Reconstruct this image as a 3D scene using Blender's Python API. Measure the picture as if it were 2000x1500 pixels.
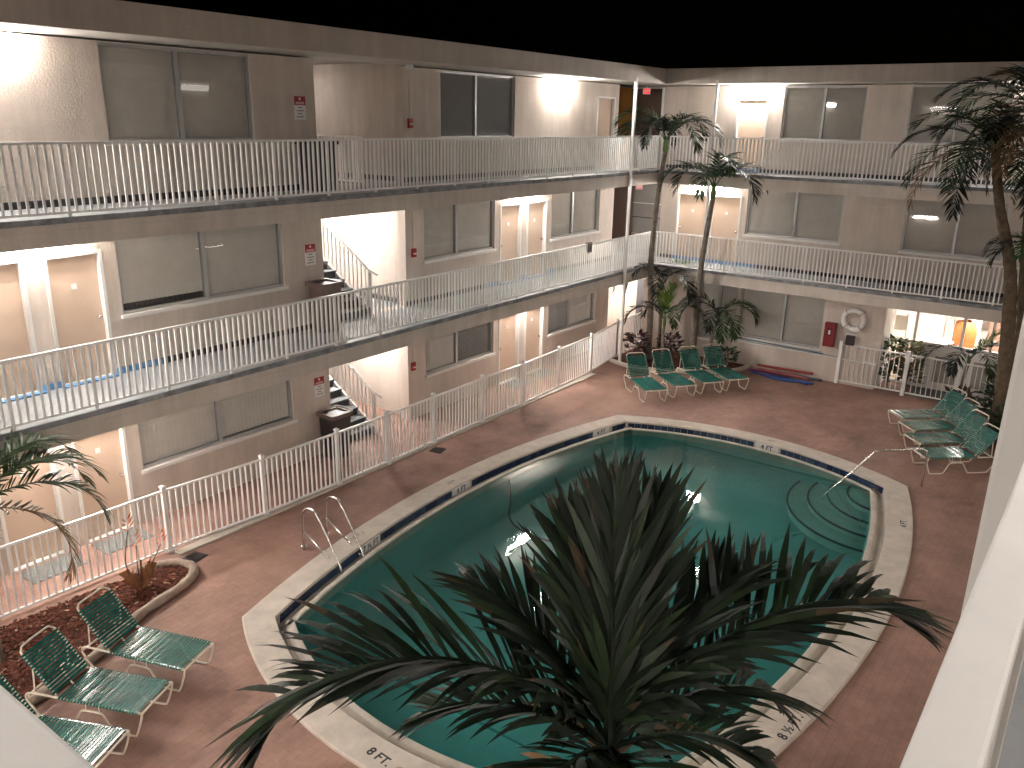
import bpy, bmesh, math, random
from mathutils import Vector, Matrix
from math import radians as rad, sin, cos, pi, sqrt, atan2
random.seed(7)
for o in list(bpy.data.objects): bpy.data.objects.remove(o)
scene = bpy.context.scene
col = scene.collection

# ---------------------------------------------------------------- camera, sky, moon, exposure
cam = bpy.data.cameras.new('camera')
cam.sensor_width = 36.0
cam.lens = 1623.5 / 2000 * 36
cam.clip_start = 0.02
cam.clip_end = 600
cam_ob = bpy.data.objects.new('camera', cam)
col.objects.link(cam_ob)
RT = Vector((0.59667, -0.80230, 0.01736)); UP = Vector((0.23433, 0.19488, 0.95242)); FW = Vector((0.76751, 0.56421, -0.30428))
M = Matrix((RT, UP, -FW)).transposed().to_4x4()
M.translation = Vector((0, 0, 7.0))
cam_ob.matrix_world = M
scene.camera = cam_ob

world = bpy.data.worlds.new('World')
scene.world = world
world.use_nodes = True
wn = world.node_tree.nodes
wl = world.node_tree.links
sky = wn.new('ShaderNodeTexSky')
sky.sky_type = 'NISHITA'
sky.sun_disc = False
sky.sun_elevation = rad(-4)
sky.sun_rotation = rad(120)
wl.new(sky.outputs[0], wn['Background'].inputs[0])
wn['Background'].inputs[1].default_value = 0.006

moon = bpy.data.lights.new('sun', 'SUN')
moon.energy = 0.01
moon.angle = rad(2)
moon.color = (0.9, 0.95, 1.0)
moon_ob = bpy.data.objects.new('sun', moon)
col.objects.link(moon_ob)
moon_ob.rotation_euler = (rad(35), rad(10), rad(60))

scene.view_settings.view_transform = 'Standard'
scene.view_settings.look = 'None'
scene.view_settings.gamma = 1.0
scene.view_settings.exposure = -0.66
scene.view_settings.use_curve_mapping = False
scene.render.engine = 'CYCLES'
scene.cycles.use_denoising = True
scene.cycles.max_bounces = 8
scene.cycles.diffuse_bounces = 4
scene.cycles.transparent_max_bounces = 16
scene.cycles.sample_clamp_indirect = 40.0
scene.cycles.caustics_reflective = False
scene.cycles.caustics_refractive = False

LAMP = 430.0       # radiance of the gallery light diffusers (top and bottom)
LENS = 300.0      # radiance of their front lenses
LAMPCOL = (1.0, 0.945, 0.885)

# ---------------------------------------------------------------- helpers
class MB:
    def __init__(s): s.v = []; s.f = []
    def add(s, vs, fs):
        b = len(s.v); s.v += [tuple(p) for p in vs]; s.f += [tuple(i + b for i in f) for f in fs]; return s
    def box(s, x0, x1, y0, y1, z0, z1):
        v = [(x0,y0,z0),(x1,y0,z0),(x1,y1,z0),(x0,y1,z0),(x0,y0,z1),(x1,y0,z1),(x1,y1,z1),(x0,y1,z1)]
        return s.add(v, [(0,3,2,1),(4,5,6,7),(0,1,5,4),(1,2,6,5),(2,3,7,6),(3,0,4,7)])
    def tube(s, pts, r, n=8, cap=True):
        pts = [Vector(p) for p in pts]
        rs = r if isinstance(r, (list, tuple)) else [r] * len(pts)
        rings = []; prev = None
        for i, p in enumerate(pts):
            if i == 0: t = pts[1] - p
            elif i == len(pts) - 1: t = p - pts[i-1]
            else: t = (pts[i+1] - p).normalized() + (p - pts[i-1]).normalized()
            t = t.normalized() if t.length > 1e-9 else Vector((0,0,1))
            if prev is None:
                a = Vector((0,0,1)) if abs(t.z) < .9 else Vector((1,0,0))
                u = t.cross(a).normalized()
            else:
                u = (prev - t * prev.dot(t)).normalized()
            prev = u; w = t.cross(u)
            rings.append([p + (u * cos(2*pi*k/n) + w * sin(2*pi*k/n)) * rs[i] for k in range(n)])
        b = len(s.v)
        for rg in rings: s.v += [tuple(q) for q in rg]
        for i in range(len(rings) - 1):
            for k in range(n):
                s.f.append((b+i*n+k, b+i*n+(k+1)%n, b+(i+1)*n+(k+1)%n, b+(i+1)*n+k))
        if cap:
            s.f.append(tuple(b + k for k in range(n))[::-1])
            s.f.append(tuple(b + (len(rings)-1)*n + k for k in range(n)))
        return s
    def lathe(s, prof, n=20, c=(0,0,0)):
        b = len(s.v)
        for r, z in prof:
            for k in range(n): s.v.append((c[0]+r*cos(2*pi*k/n), c[1]+r*sin(2*pi*k/n), c[2]+z))
        for i in range(len(prof)-1):
            for k in range(n):
                s.f.append((b+i*n+k, b+i*n+(k+1)%n, b+(i+1)*n+(k+1)%n, b+(i+1)*n+k))
        s.f.append(tuple(b+k for k in range(n))[::-1])
        s.f.append(tuple(b+(len(prof)-1)*n+k for k in range(n)))
        return s
    def mesh(s, name, mat=None, smooth=False, bevel=0):
        me = bpy.data.meshes.new(name)
        me.from_pydata(s.v, [], s.f)
        if bevel:
            bm = bmesh.new(); bm.from_mesh(me)
            bmesh.ops.bevel(bm, geom=[e for e in bm.edges], offset=bevel, segments=2, affect='EDGES', profile=.5)
            bm.to_mesh(me); bm.free()
        if smooth: me.polygons.foreach_set('use_smooth', [True] * len(me.polygons))
        if mat: me.materials.append(mat)
        me.update()
        return me

def ob(name, me, parent=None, loc=(0,0,0), rot=(0,0,0), scale=None):
    o = bpy.data.objects.new(name, me)
    col.objects.link(o)
    o.location = loc; o.rotation_euler = rot
    if scale: o.scale = scale
    if parent is not None: o.parent = parent
    return o
def tag(o, label=None, cat=None, group=None, kind=None):
    if label: o['label'] = label
    if cat: o['category'] = cat
    if group: o['group'] = group
    if kind: o['kind'] = kind
    return o
def thing(name, label, cat, loc=(0,0,0), rz=0, group=None):
    o = ob(name, None, None, loc, (0,0,rz))
    o.empty_display_size = .1
    return tag(o, label, cat, group)
def copy_tree(o, parent=None):
    c = o.copy(); col.objects.link(c); c.parent = parent
    for ch in list(o.children): copy_tree(ch, c)
    return c

# ---------------------------------------------------------------- materials
def mat(name, color, rough=.6, spec=.4, metal=0, noise=None, bump=None, coat=0, streak=0):
    """noise=(scale, amount) mottles the colour; bump=(scale, strength)"""
    m = bpy.data.materials.new(name); m.use_nodes = True
    n = m.node_tree.nodes; l = m.node_tree.links; p = n['Principled BSDF']
    p.inputs['Base Color'].default_value = (*color, 1)
    p.inputs['Roughness'].default_value = rough
    p.inputs['Specular IOR Level'].default_value = spec
    p.inputs['Metallic'].default_value = metal
    p.inputs['Coat Weight'].default_value = coat
    tc = n.new('ShaderNodeTexCoord')
    if noise:
        t = n.new('ShaderNodeTexNoise'); t.inputs['Scale'].default_value = noise[0]; t.inputs['Detail'].default_value = 6
        t.inputs['Roughness'].default_value = .65
        l.new(tc.outputs['Object'], t.inputs['Vector'])
        r = n.new('ShaderNodeMapRange'); r.inputs[1].default_value = .3; r.inputs[2].default_value = .7
        r.inputs[3].default_value = 1 - noise[1]; r.inputs[4].default_value = 1 + noise[1]
        l.new(t.outputs['Fac'], r.inputs[0])
        mx = n.new('ShaderNodeVectorMath'); mx.operation = 'SCALE'
        mx.inputs[0].default_value = color
        l.new(r.outputs[0], mx.inputs['Scale'])
        l.new(mx.outputs[0], p.inputs['Base Color'])
    if streak:
        mp = n.new('ShaderNodeMapping'); mp.inputs['Scale'].default_value = (3.1, 3.1, .28)
        l.new(tc.outputs['Object'], mp.inputs[0])
        t = n.new('ShaderNodeTexNoise'); t.inputs['Scale'].default_value = 1.0; t.inputs['Detail'].default_value = 7; t.inputs['Roughness'].default_value = .72
        l.new(mp.outputs[0], t.inputs['Vector'])
        r = n.new('ShaderNodeMapRange'); r.inputs[1].default_value = .36; r.inputs[2].default_value = .62; r.inputs[3].default_value = 1 - streak; r.inputs[4].default_value = 1.03
        l.new(t.outputs['Fac'], r.inputs[0])
        m2 = n.new('ShaderNodeVectorMath'); m2.operation = 'SCALE'
        l.new(mx.outputs[0], m2.inputs[0]); l.new(r.outputs[0], m2.inputs['Scale']); l.new(m2.outputs[0], p.inputs['Base Color'])
    if bump:
        t = n.new('ShaderNodeTexNoise'); t.inputs['Scale'].default_value = bump[0]; t.inputs['Detail'].default_value = 4
        l.new(tc.outputs['Object'], t.inputs['Vector'])
        b = n.new('ShaderNodeBump'); b.inputs['Strength'].default_value = bump[1]; b.inputs['Distance'].default_value = .02
        l.new(t.outputs['Fac'], b.inputs['Height']); l.new(b.outputs[0], p.inputs['Normal'])
    return m
def emit(name, color, s):
    m = bpy.data.materials.new(name); m.use_nodes = True
    n = m.node_tree.nodes; l = m.node_tree.links
    e = n.new('ShaderNodeEmission'); e.inputs[0].default_value = (*color, 1); e.inputs[1].default_value = s
    l.new(e.outputs[0], n['Material Output'].inputs[0])
    return m

STUCCO = mat('stucco', (.60, .525, .468), .85, .2, noise=(1.3, .08), bump=(30, .5), streak=.13)
FASCIA = mat('fascia_paint', (.58, .52, .465), .75, .25, noise=(.9, .10), bump=(20, .3), streak=.13)
CEIL = mat('ceiling_paint', (.66, .62, .57), .85, .2, noise=(1, .05))
SLABG = mat('slab_edge', (.23, .235, .25), .8, .2, noise=(5, .45), bump=(30, .5))
GALFLOOR = mat('gallery_floor', (.30, .315, .33), .38, .5, noise=(2.2, .18), bump=(60, .08))
BASEB = mat('baseboard_dark', (.035, .038, .042), .6)
BASEBLUE = mat('baseboard_blue', (.12, .28, .52), .5, noise=(9, .2))
WHITE = mat('white_paint', (.74, .725, .70), .42, .5, noise=(3, .05))
RAILW = mat('rail_white', (.83, .815, .80), .4, .5, noise=(6, .05), bump=(90, .05))
DOORM = mat('door_beige', (.53, .40, .31), .5, .4, noise=(1.2, .06))
ALU = mat('aluminium', (.42, .43, .43), .4, .5, .6)
DARKIN = mat('dark_interior', (.02, .02, .02), .9)
BLIND = mat('blind_vinyl', (.74, .725, .695), .6, .3, noise=(4, .06))
BLINDD = mat('blind_grey', (.36, .375, .395), .6, .3)
CHROME = mat('steel', (.62, .60, .58), .22, .5, 1)
BROWN = mat('brown_panel', (.085, .045, .03), .6)
ORANGE = mat('ochre_paint', (.50, .24, .055), .7, noise=(2, .12))
GREYPAN = mat('grey_siding', (.30, .285, .27), .6, noise=(3, .08))
TRASH = mat('trash_plastic', (.025, .018, .018), .35, .5, noise=(6, .3))
TRASHB = mat('trash_brown', (.14, .095, .085), .5, noise=(6, .2))
RED = mat('red_enamel', (.32, .02, .02), .4)
SIGNW = mat('sign_white', (.74, .74, .74), .5)
INK = mat('sign_ink', (.03, .03, .035), .6)
MATG = mat('doormat', (.17, .18, .175), .95, .1, noise=(30, .35), bump=(120, .6))
FRAMEC = mat('lounger_frame', (.74, .67, .55), .4, .5, noise=(8, .1))
STRAP = mat('vinyl_strap', (.013, .115, .098), .2, .4, noise=(5, .3))
COPING = mat('coping_concrete', (.57, .505, .44), .8, .25, noise=(3.2, .16), bump=(45, .3))
GUTTER = mat('gutter_plaster', (.50, .45, .39), .6, .3, noise=(2.3, .2))
PLASTER = mat('pool_plaster', (.17, .385, .372), .7, .2, noise=(.7, .10))
STEPM = mat('pool_step_plaster', (.30, .46, .42), .7, .2, noise=(1.2, .12))
LINEM = mat('step_edge_tile', (.012, .03, .05), .4)
HOSE = mat('vacuum_hose', (.01, .03, .06), .5)
TILES = [mat('pool_tile_%d' % i, c, .18, .6, noise=(12, .25)) for i, c in enumerate([(.022,.048,.10),(.014,.028,.07),(.035,.07,.12),(.03,.06,.085)])]
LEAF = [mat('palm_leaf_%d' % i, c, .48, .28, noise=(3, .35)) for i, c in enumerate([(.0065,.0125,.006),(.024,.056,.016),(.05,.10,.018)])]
LEAFY = mat('palm_leaf_bright', (.075, .125, .014), .4, .4, noise=(3, .3))
LEAFTIP = mat('palm_leaf_tip', (.045, .032, .018), .7, .2, noise=(4, .3))
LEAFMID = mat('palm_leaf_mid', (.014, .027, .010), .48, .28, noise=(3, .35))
LEAFDRY = mat('palm_leaf_dry', (.16, .10, .05), .7, .2, noise=(4, .3))
TRUNK = mat('palm_trunk', (.20, .17, .14), .9, .1, noise=(9, .35), bump=(25, .8))
TRUNKD = mat('palm_trunk_brown', (.11, .08, .055), .9, .1, noise=(9, .4), bump=(25, .8))
SHAFT = mat('palm_crownshaft', (.10, .16, .05), .5, .3, noise=(4, .2))
MULCHB = mat('mulch_bed', (.09, .035, .025), .95, .1, noise=(14, .5), bump=(30, 1))
KERBM = mat('bed_edging', (.36, .285, .235), .9, .15, noise=(5, .3), bump=(18, .7))
DRAIN = mat('drain_grate', (.05, .052, .05), .6, noise=(14, .4))
CLOTH = mat('dark_towel', (.20, .17, .165), .95, .1, noise=(10, .3))

def glass_mat(name, tint, ior, rough=0.0, bump=None):
    m = bpy.data.materials.new(name); m.use_nodes = True
    n = m.node_tree.nodes; l = m.node_tree.links
    for x in list(n): n.remove(x)
    out = n.new('ShaderNodeOutputMaterial'); mix = n.new('ShaderNodeMixShader')
    tr = n.new('ShaderNodeBsdfTransparent'); tr.inputs[0].default_value = (*tint, 1)
    gl = n.new('ShaderNodeBsdfGlossy'); gl.inputs['Roughness'].default_value = rough
    fr = n.new('ShaderNodeLayerWeight'); fr.inputs[0].default_value = .5
    pw = n.new('ShaderNodeMath'); pw.operation = 'POWER'; pw.inputs[1].default_value = 5
    l.new(fr.outputs['Facing'], pw.inputs[0])
    f0 = ((ior-1)/(ior+1))**2
    ma = n.new('ShaderNodeMath'); ma.operation = 'MULTIPLY_ADD'; ma.inputs[1].default_value = 1-f0; ma.inputs[2].default_value = f0
    l.new(pw.outputs[0], ma.inputs[0]); l.new(ma.outputs[0], mix.inputs[0]); l.new(tr.outputs[0], mix.inputs[1]); l.new(gl.outputs[0], mix.inputs[2])
    l.new(mix.outputs[0], out.inputs[0])
    if bump:
        tc = n.new('ShaderNodeTexCoord')
        mp = n.new('ShaderNodeMapping'); mp.inputs['Scale'].default_value = (1, 1, 1)
        l.new(tc.outputs['Object'], mp.inputs[0])
        hs = None
        for sc, st in bump:
            t = n.new('ShaderNodeTexNoise'); t.inputs['Scale'].default_value = sc; t.inputs['Detail'].default_value = 2
            l.new(mp.outputs[0], t.inputs['Vector'])
            mu = n.new('ShaderNodeMath'); mu.operation = 'MULTIPLY'; mu.inputs[1].default_value = st
            l.new(t.outputs['Fac'], mu.inputs[0])
            if hs is None: hs = mu
            else:
                ad = n.new('ShaderNodeMath'); l.new(hs.outputs[0], ad.inputs[0]); l.new(mu.outputs[0], ad.inputs[1]); hs = ad
        b = n.new('ShaderNodeBump'); b.inputs['Strength'].default_value = 1; b.inputs['Distance'].default_value = 1
        l.new(hs.outputs[0], b.inputs['Height'])
        l.new(b.outputs[0], gl.inputs['Normal']); l.new(b.outputs[0], fr.inputs['Normal'])
    return m
GLASS = glass_mat('window_glass', (.93, .925, .915), 1.5, .015)
WATER = glass_mat('pool_water', (.45, .66, .65), 1.33, 0.0, bump=[(1.4, .003), (5, .0013), (17, .0003)])
LAMPM = emit('lamp_diffuser', LAMPCOL, LAMP)
LENSM = emit('lamp_lens', LAMPCOL, LENS)
DIMM = emit('added_lamp_diffuser', LAMPCOL, 70)  # for the two added, unseen ceiling lamps
FAINTM = emit('faint_lamp_diffuser', LAMPCOL, 25)
NEARM = [emit('near_lamp_lens_%d' % i, LAMPCOL, v) for i, v in enumerate((185, 120, 8))]
NEARC = [emit('near_side_lens_%d' % i, LAMPCOL, v) for i, v in enumerate((48, 105, 8))]
STAIRM = emit('stair_lamp_diffuser', LAMPCOL, 680)
EXITM = emit('exit_glow', (1.0, .07, .08), 1.6)
EXITM2 = emit('exit_glow_pale', (1.0, .32, .30), .9)

def paver_mat():
    m = bpy.data.materials.new('brick_pavers'); m.use_nodes = True
    n = m.node_tree.nodes; l = m.node_tree.links; p = n['Principled BSDF']
    tc = n.new('ShaderNodeTexCoord')
    br = n.new('ShaderNodeTexBrick')
    br.inputs['Scale'].default_value = 1.0
    br.inputs['Brick Width'].default_value = .21; br.inputs['Row Height'].default_value = .105
    br.inputs['Mortar Size'].default_value = .006; br.inputs['Mortar Smooth'].default_value = .5
    br.inputs['Color1'].default_value = (.300, .176, .138, 1); br.inputs['Color2'].default_value = (.272, .160, .127, 1)
    br.inputs['Mortar'].default_value = (.235, .142, .114, 1)
    l.new(tc.outputs['Object'], br.inputs['Vector'])
    t = n.new('ShaderNodeTexNoise'); t.inputs['Scale'].default_value = .9; t.inputs['Detail'].default_value = 8; t.inputs['Roughness'].default_value = .7
    l.new(tc.outputs['Object'], t.inputs['Vector'])
    r = n.new('ShaderNodeMapRange'); r.inputs[1].default_value = .3; r.inputs[2].default_value = .7; r.inputs[3].default_value = .62; r.inputs[4].default_value = 1.4
    l.new(t.outputs['Fac'], r.inputs[0])
    sc = n.new('ShaderNodeVectorMath'); sc.operation = 'SCALE'
    l.new(br.outputs['Color'], sc.inputs[0]); l.new(r.outputs[0], sc.inputs['Scale'])
    # pale worn specks
    t2 = n.new('ShaderNodeTexNoise'); t2.inputs['Scale'].default_value = 6.5; t2.inputs['Detail'].default_value = 5
    l.new(tc.outputs['Object'], t2.inputs['Vector'])
    r2 = n.new('ShaderNodeMapRange'); r2.inputs[1].default_value = .66; r2.inputs[2].default_value = .76; r2.inputs[4].default_value = .5
    l.new(t2.outputs['Fac'], r2.inputs[0])
    mx = n.new('ShaderNodeMix'); mx.data_type = 'RGBA'
    l.new(r2.outputs[0], mx.inputs[0]); l.new(sc.outputs[0], mx.inputs[6]); mx.inputs[7].default_value = (.36, .25, .19, 1)
    l.new(mx.outputs[2], p.inputs['Base Color'])
    p.inputs['Roughness'].default_value = .75; p.inputs['Specular IOR Level'].default_value = .3
    b = n.new('ShaderNodeBump'); b.inputs['Strength'].default_value = .3; b.inputs['Distance'].default_value = .003; b.invert = True
    l.new(br.outputs['Fac'], b.inputs['Height']); l.new(b.outputs[0], p.inputs['Normal'])
    return m
PAVER = paver_mat()
GROUND = mat('outer_ground', (.06, .06, .055), .95, .1, noise=(.5, .3))

# ---------------------------------------------------------------- pool outline
def arc(p, q, sag, n):
    p = Vector(p); q = Vector(q); c = (q - p); L = c.length; t = c / L; nr = Vector((t.y, -t.x))
    R = (L*L/4 + sag*sag) / (2*sag); out = []
    for i in range(n):
        u = i / n - .5; x = u * L
        h = sqrt(R*R - x*x) - (R - sag)
        out.append(p + t * (i / n * L) + nr * h)
    return out
CNR = [(6.13, 9.30), (6.13, 2.68), (17.20, 2.66), (17.20, 9.38)]     # counter-clockwise: W side, S side, E side, N side
NSEG = [44, 74, 46, 74]
SAG = [.98, .88, .93, .88]
def base_outline():
    pts = []; side = []
    for i in range(4):
        p, q = CNR[i], CNR[(i+1) % 4]
        a = arc(p, q, SAG[i], NSEG[i])
        pts += a; side += [i] * len(a)
    return pts, side
OUT, OSIDE = base_outline()
def offset(pts, d):
    n = len(pts); r = []
    for i in range(n):
        a, b, c = pts[i-1], pts[i], pts[(i+1) % n]
        t1 = (b - a).normalized(); t2 = (c - b).normalized()
        n1 = Vector((-t1.y, t1.x)); n2 = Vector((-t2.y, t2.x))      # left = inward for ccw
        m = (n1 + n2).normalized()
        r.append(b + m * (d / max(.3, m.dot(n1))))
    return r
def loft(mb, rings):
    """rings: list of (pts2d, z)"""
    n = len(rings[0][0]); b = len(mb.v)
    for pts, z in rings: mb.v += [(p.x, p.y, z) for p in pts]
    for i in range(len(rings) - 1):
        for k in range(n):
            mb.f.append((b+i*n+k, b+i*n+(k+1) % n, b+(i+1)*n+(k+1) % n, b+(i+1)*n+k))
    return mb

# ---------------------------------------------------------------- ground and deck
def sheet_with_hole(name, rect, hole, z, m):
    bm = bmesh.new()
    x0, x1, y0, y1 = rect
    o = [bm.verts.new((x, y, z)) for x, y in ((x0,y0),(x1,y0),(x1,y1),(x0,y1))]
    h = [bm.verts.new((p[0], p[1], z)) for p in hole]
    es = [bm.edges.new((o[i], o[(i+1) % 4])) for i in range(4)] + [bm.edges.new((h[i], h[(i+1) % len(h)])) for i in range(len(h))]
    bmesh.ops.triangle_fill(bm, edges=es, use_beauty=True)
    bmesh.ops.recalc_face_normals(bm, faces=bm.faces)
    if sum(f.normal.z for f in bm.faces) < 0: bmesh.ops.reverse_faces(bm, faces=bm.faces)
    me = bpy.data.meshes.new(name); bm.to_mesh(me); bm.free(); me.materials.append(m)
    return me
DECKR = (-6, 34, -9, 22)
tag(ob('pool_deck', sheet_with_hole('pool_deck', DECKR, [tuple(p) for p in offset(OUT, .05)], 0, PAVER)), 'red brown brick paved pool deck', 'deck', kind='structure')
tag(ob('ground', sheet_with_hole('ground', (-150, 250, -200, 200), [(-5.9,-8.9),(33.9,-8.9),(33.9,21.9),(-5.9,21.9)], -.03, GROUND)), 'dark ground around the motel', 'ground', kind='structure')

# ---------------------------------------------------------------- pool
pool = thing('swimming_pool', 'barrel shaped swimming pool with pale concrete coping and blue tiled gutter', 'pool', (11.7, 6, 0))
def pp(name, me, parent=None): return ob(name, me, parent or pool, (-11.7, -6, 0) if parent is None else (0, 0, 0))
ZC = .055; ZL = -.035; ZW = -.06
mb = MB(); loft(mb, [(offset(OUT, 0), -.03), (offset(OUT, .0), ZC-.02), (offset(OUT, .02), ZC), (offset(OUT, .445), ZC), (offset(OUT, .46), ZC-.012), (offset(OUT, .46), ZC-.04)])
coping = pp('coping', mb.mesh('coping', COPING))
mb = MB(); loft(mb, [(offset(OUT, .466), ZC-.035), (offset(OUT, .468), -.115), (offset(OUT, .52), -.13), (offset(OUT, .58), -.10), (offset(OUT, .62), ZL-.008), (offset(OUT, .645), ZL), (offset(OUT, .70), ZL), (offset(OUT, .715), ZL-.012), (offset(OUT, .715), -.2)])
gutter = pp('gutter', mb.mesh('gutter', GUTTER))
# basin: shallow at the east end, deep at the west
INN = offset(OUT, .715)
def depth(x):
    t = min(1, max(0, (x - 6.5) / 10)); t = t*t*(3-2*t)
    return -1.05 + t * .45
mb = MB(); n = len(INN); b = 0
mb.v += [(p.x, p.y, -.19) for p in INN]
IN2 = offset(OUT, .80)
mb.v += [(p.x, p.y, depth(p.x)) for p in IN2]
for k in range(n): mb.f.append((k, (k+1) % n, n+(k+1) % n, n+k))
fl = [(q.x, q.y) for q in IN2]
for k in range(n):
    pass
NG = 12
ctr = Vector((11.7, 6.0))
rings = []
for g in range(1, NG + 1):
    s_ = 1 - g / (NG + .0)
    st = len(mb.v)
    mb.v += [(ctr.x + (q.x-ctr.x)*s_, ctr.y + (q.y-ctr.y)*s_, depth(ctr.x + (q.x-ctr.x)*s_)) for q in IN2]
    pv = st - n
    for k in range(n): mb.f.append((pv+k, pv+(k+1) % n, st+(k+1) % n, st+k))
basin = pp('basin', mb.mesh('basin', PLASTER, True))
# corner steps (south-east corner), quarter-round treads
CX, CY = 16.62, 3.12
for i, (R_, z) in enumerate([(2.05, -.46), (1.62, -.36), (1.22, -.26), (.82, -.16)]):
    mb = MB(); a0 = rad(80); a1 = rad(190); N = 28
    top = [(CX + .55 - .0, CY - .45, z)]
    arcp = []
    for k in range(N + 1):
        a = a0 + (a1 - a0) * k / N
        arcp.append((CX + .25 + R_*cos(a)*1.0, CY - .18 + R_*sin(a)*.92))
    vs = [(CX + .75, CY - .62, z)] + [(x, y, z) for x, y in arcp] + [(x, y, -1.2) for x, y in arcp]
    fs = [(0, k+1, k+2) for k in range(N)] + [(k+1, N+2+k, N+3+k, k+2) for k in range(N)]
    mb.add(vs, fs)
    st = pp('step', mb.mesh('step', STEPM))
    mb = MB(); mb.tube([(x, y, z + .004) for x, y in arcp], .022, 6)
    ob('edge_tile', mb.mesh('edge_tile', LINEM), st)
# gutter tiles: single tiles on the two sides that show them
tile_me = [MB().box(-.076, .076, -.004, .004, -.071, .071).mesh('tile', TILES[i]) for i in range(4)]
GT = offset(OUT, .462)
def run(pts): # arclength sampling
    d = [0]
    for i in range(1, len(pts)): d.append(d[-1] + (pts[i] - pts[i-1]).length)
    return d
def sample(pts, d, s):
    for i in range(1, len(d)):
        if d[i] >= s:
            u = (s - d[i-1]) / (d[i] - d[i-1]); return pts[i-1].lerp(pts[i], u), (pts[i] - pts[i-1]).normalized()
    return pts[-1], (pts[-1] - pts[-2]).normalized()
idx0 = NSEG[0] + NSEG[1]
nE = [GT[(idx0 + k) % n] for k in range(NSEG[2] + 1)]
nN = [GT[(idx0 + NSEG[2] + k) % n] for k in range(NSEG[3] + 1)]
nW = [GT[k] for k in range(8)]
def side_pos(pts, s):
    d = run(pts); p, t = sample(pts, d, s); return p, t
def plate_sites():
    r = []
    for pts, target in ((nE, (17.6, 5.75)), (nN, (11.6, 9.75)), (nN, (16.1, 9.2)), (nN, (8.9, 9.62))):
        d = run(pts); best = min((((sample(pts, d, s)[0] - Vector(target)).length), s) for s in [d[-1]*q/200 for q in range(2, 199)])
        r.append((pts, best[1]))
    return r
SITES = plate_sites()
cnt = 0
for pts in (nE, nN, nW):
    d = run(pts); s = .085
    while s < d[-1] - .06:
        if not any(q is pts and abs(s - t) < .30 for q, t in SITES):
            p, t = sample(pts, d, s); nin = Vector((-t.y, t.x))
            me = tile_me[random.choice([0, 0, 1, 1, 2, 3])]
            o = ob('tile', me, pool, (p.x + nin.x*.008 - 11.7, p.y + nin.y*.008 - 6, -.055 + random.uniform(-.002, .002)), (0, 0, atan2(t.y, t.x)))
            cnt += 1
        s += .158
# the water
mb = MB(); wr = offset(OUT, .70)
mb.v += [(p.x, p.y, ZW) for p in wr]; mb.f.append(tuple(range(len(wr))))
wme = mb.mesh('water', WATER)
tag(ob('water', wme), 'calm teal pool water reflecting the gallery lights', 'water', kind='structure')

def text_mesh(body, size, m):
    cu = bpy.data.curves.new('t', 'FONT'); cu.body = body; cu.size = size; cu.extrude = .0012
    cu.align_x = 'CENTER'; cu.align_y = 'CENTER'; cu.offset = size * .018
    o = bpy.data.objects.new('t', cu); col.objects.link(o)
    dg = bpy.context.evaluated_depsgraph_get()
    me = bpy.data.meshes.new_from_object(o.evaluated_get(dg))
    bpy.data.objects.remove(o); bpy.data.curves.remove(cu)
    me.materials.clear(); me.materials.append(m); me.name = 'lettering'
    return me
def nodive_mesh():
    mb = MB(); N = 20
    for k in range(N):
        a, c = 2*pi*k/N, 2*pi*(k+1)/N
        mb.add([(.06*cos(a), .06*sin(a), 0), (.06*cos(c), .06*sin(c), 0), (.048*cos(c), .048*sin(c), 0), (.048*cos(a), .048*sin(a), 0)], [(0,1,2,3)])
    mb.add([(-.045,.036,.0004),(-.036,.045,.0004),(.045,-.036,.0004),(.036,-.045,.0004)], [(0,1,2,3)])
    return mb
PALERED = mat('faded_red_print', (.42, .22, .18), .7)
GREYINK = mat('faded_ink', (.28, .24, .21), .7)
# depth marks on the coping tops
def coping_mark(x, y, up, body, size, dive=True, ink=INK):
    ang = atan2(up[1], up[0]) - pi/2
    o = ob('depth_mark', text_mesh(body, size, ink), coping, (x, y, ZC + .003), (0, 0, ang))
    if dive:
        w = .30 * size * len(body) + .07
        r = Vector((cos(ang), sin(ang)))
        ob('no_diving_mark', nodive_mesh().mesh('no_diving_mark', PALERED), coping, (x + r.x*w, y + r.y*w, ZC + .003), (0, 0, ang))
        ob('small_print', MB().box(-.07, .07, -.006, .006, 0, .001).mesh('small_print', GREYINK), coping, (x + r.x*w + .085*r.y, y + r.y*w - .085*r.x, ZC + .003), (0, 0, ang))
coping_mark(5.36, 5.72, (1, -.05), '8 FT.', .17)
coping_mark(8.75, 2.16, (.06, 1), '8 \u00bd FT.', .17)
coping_mark(15.35, 2.33, (-.25, 1), '4 FT', .15, False)
coping_mark(18.0 - .1, 5.75, (-1, .02), '4 FT', .10, False, GREYINK)
coping_mark(11.55, 9.98, (0, -1), '6 FT', .12, False, GREYINK)
coping_mark(8.85, 9.80, (.1, -1), '7 \u00bd FT', .12, False, GREYINK)
for (pts, s), body in zip(SITES, ('4 FT', '6 FT', '4 FT', '7 \u00bd FT')):
    d = run(pts); p, t = sample(pts, d, s); nin = Vector((-t.y, t.x))
    ang = atan2(-nin.y, -nin.x) - pi/2
    pl = ob('marker_tile', MB().box(-.27, .27, -.006, .006, -.075, .075).mesh('marker_tile', SIGNW), pool, (p.x + nin.x*.010 - 11.7, p.y + nin.y*.010 - 6, -.045), (0, 0, ang))
    ob('lettering', text_mesh(body, .15, INK), pl, (0, -.0085, 0), (pi/2, 0, 0))

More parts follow.
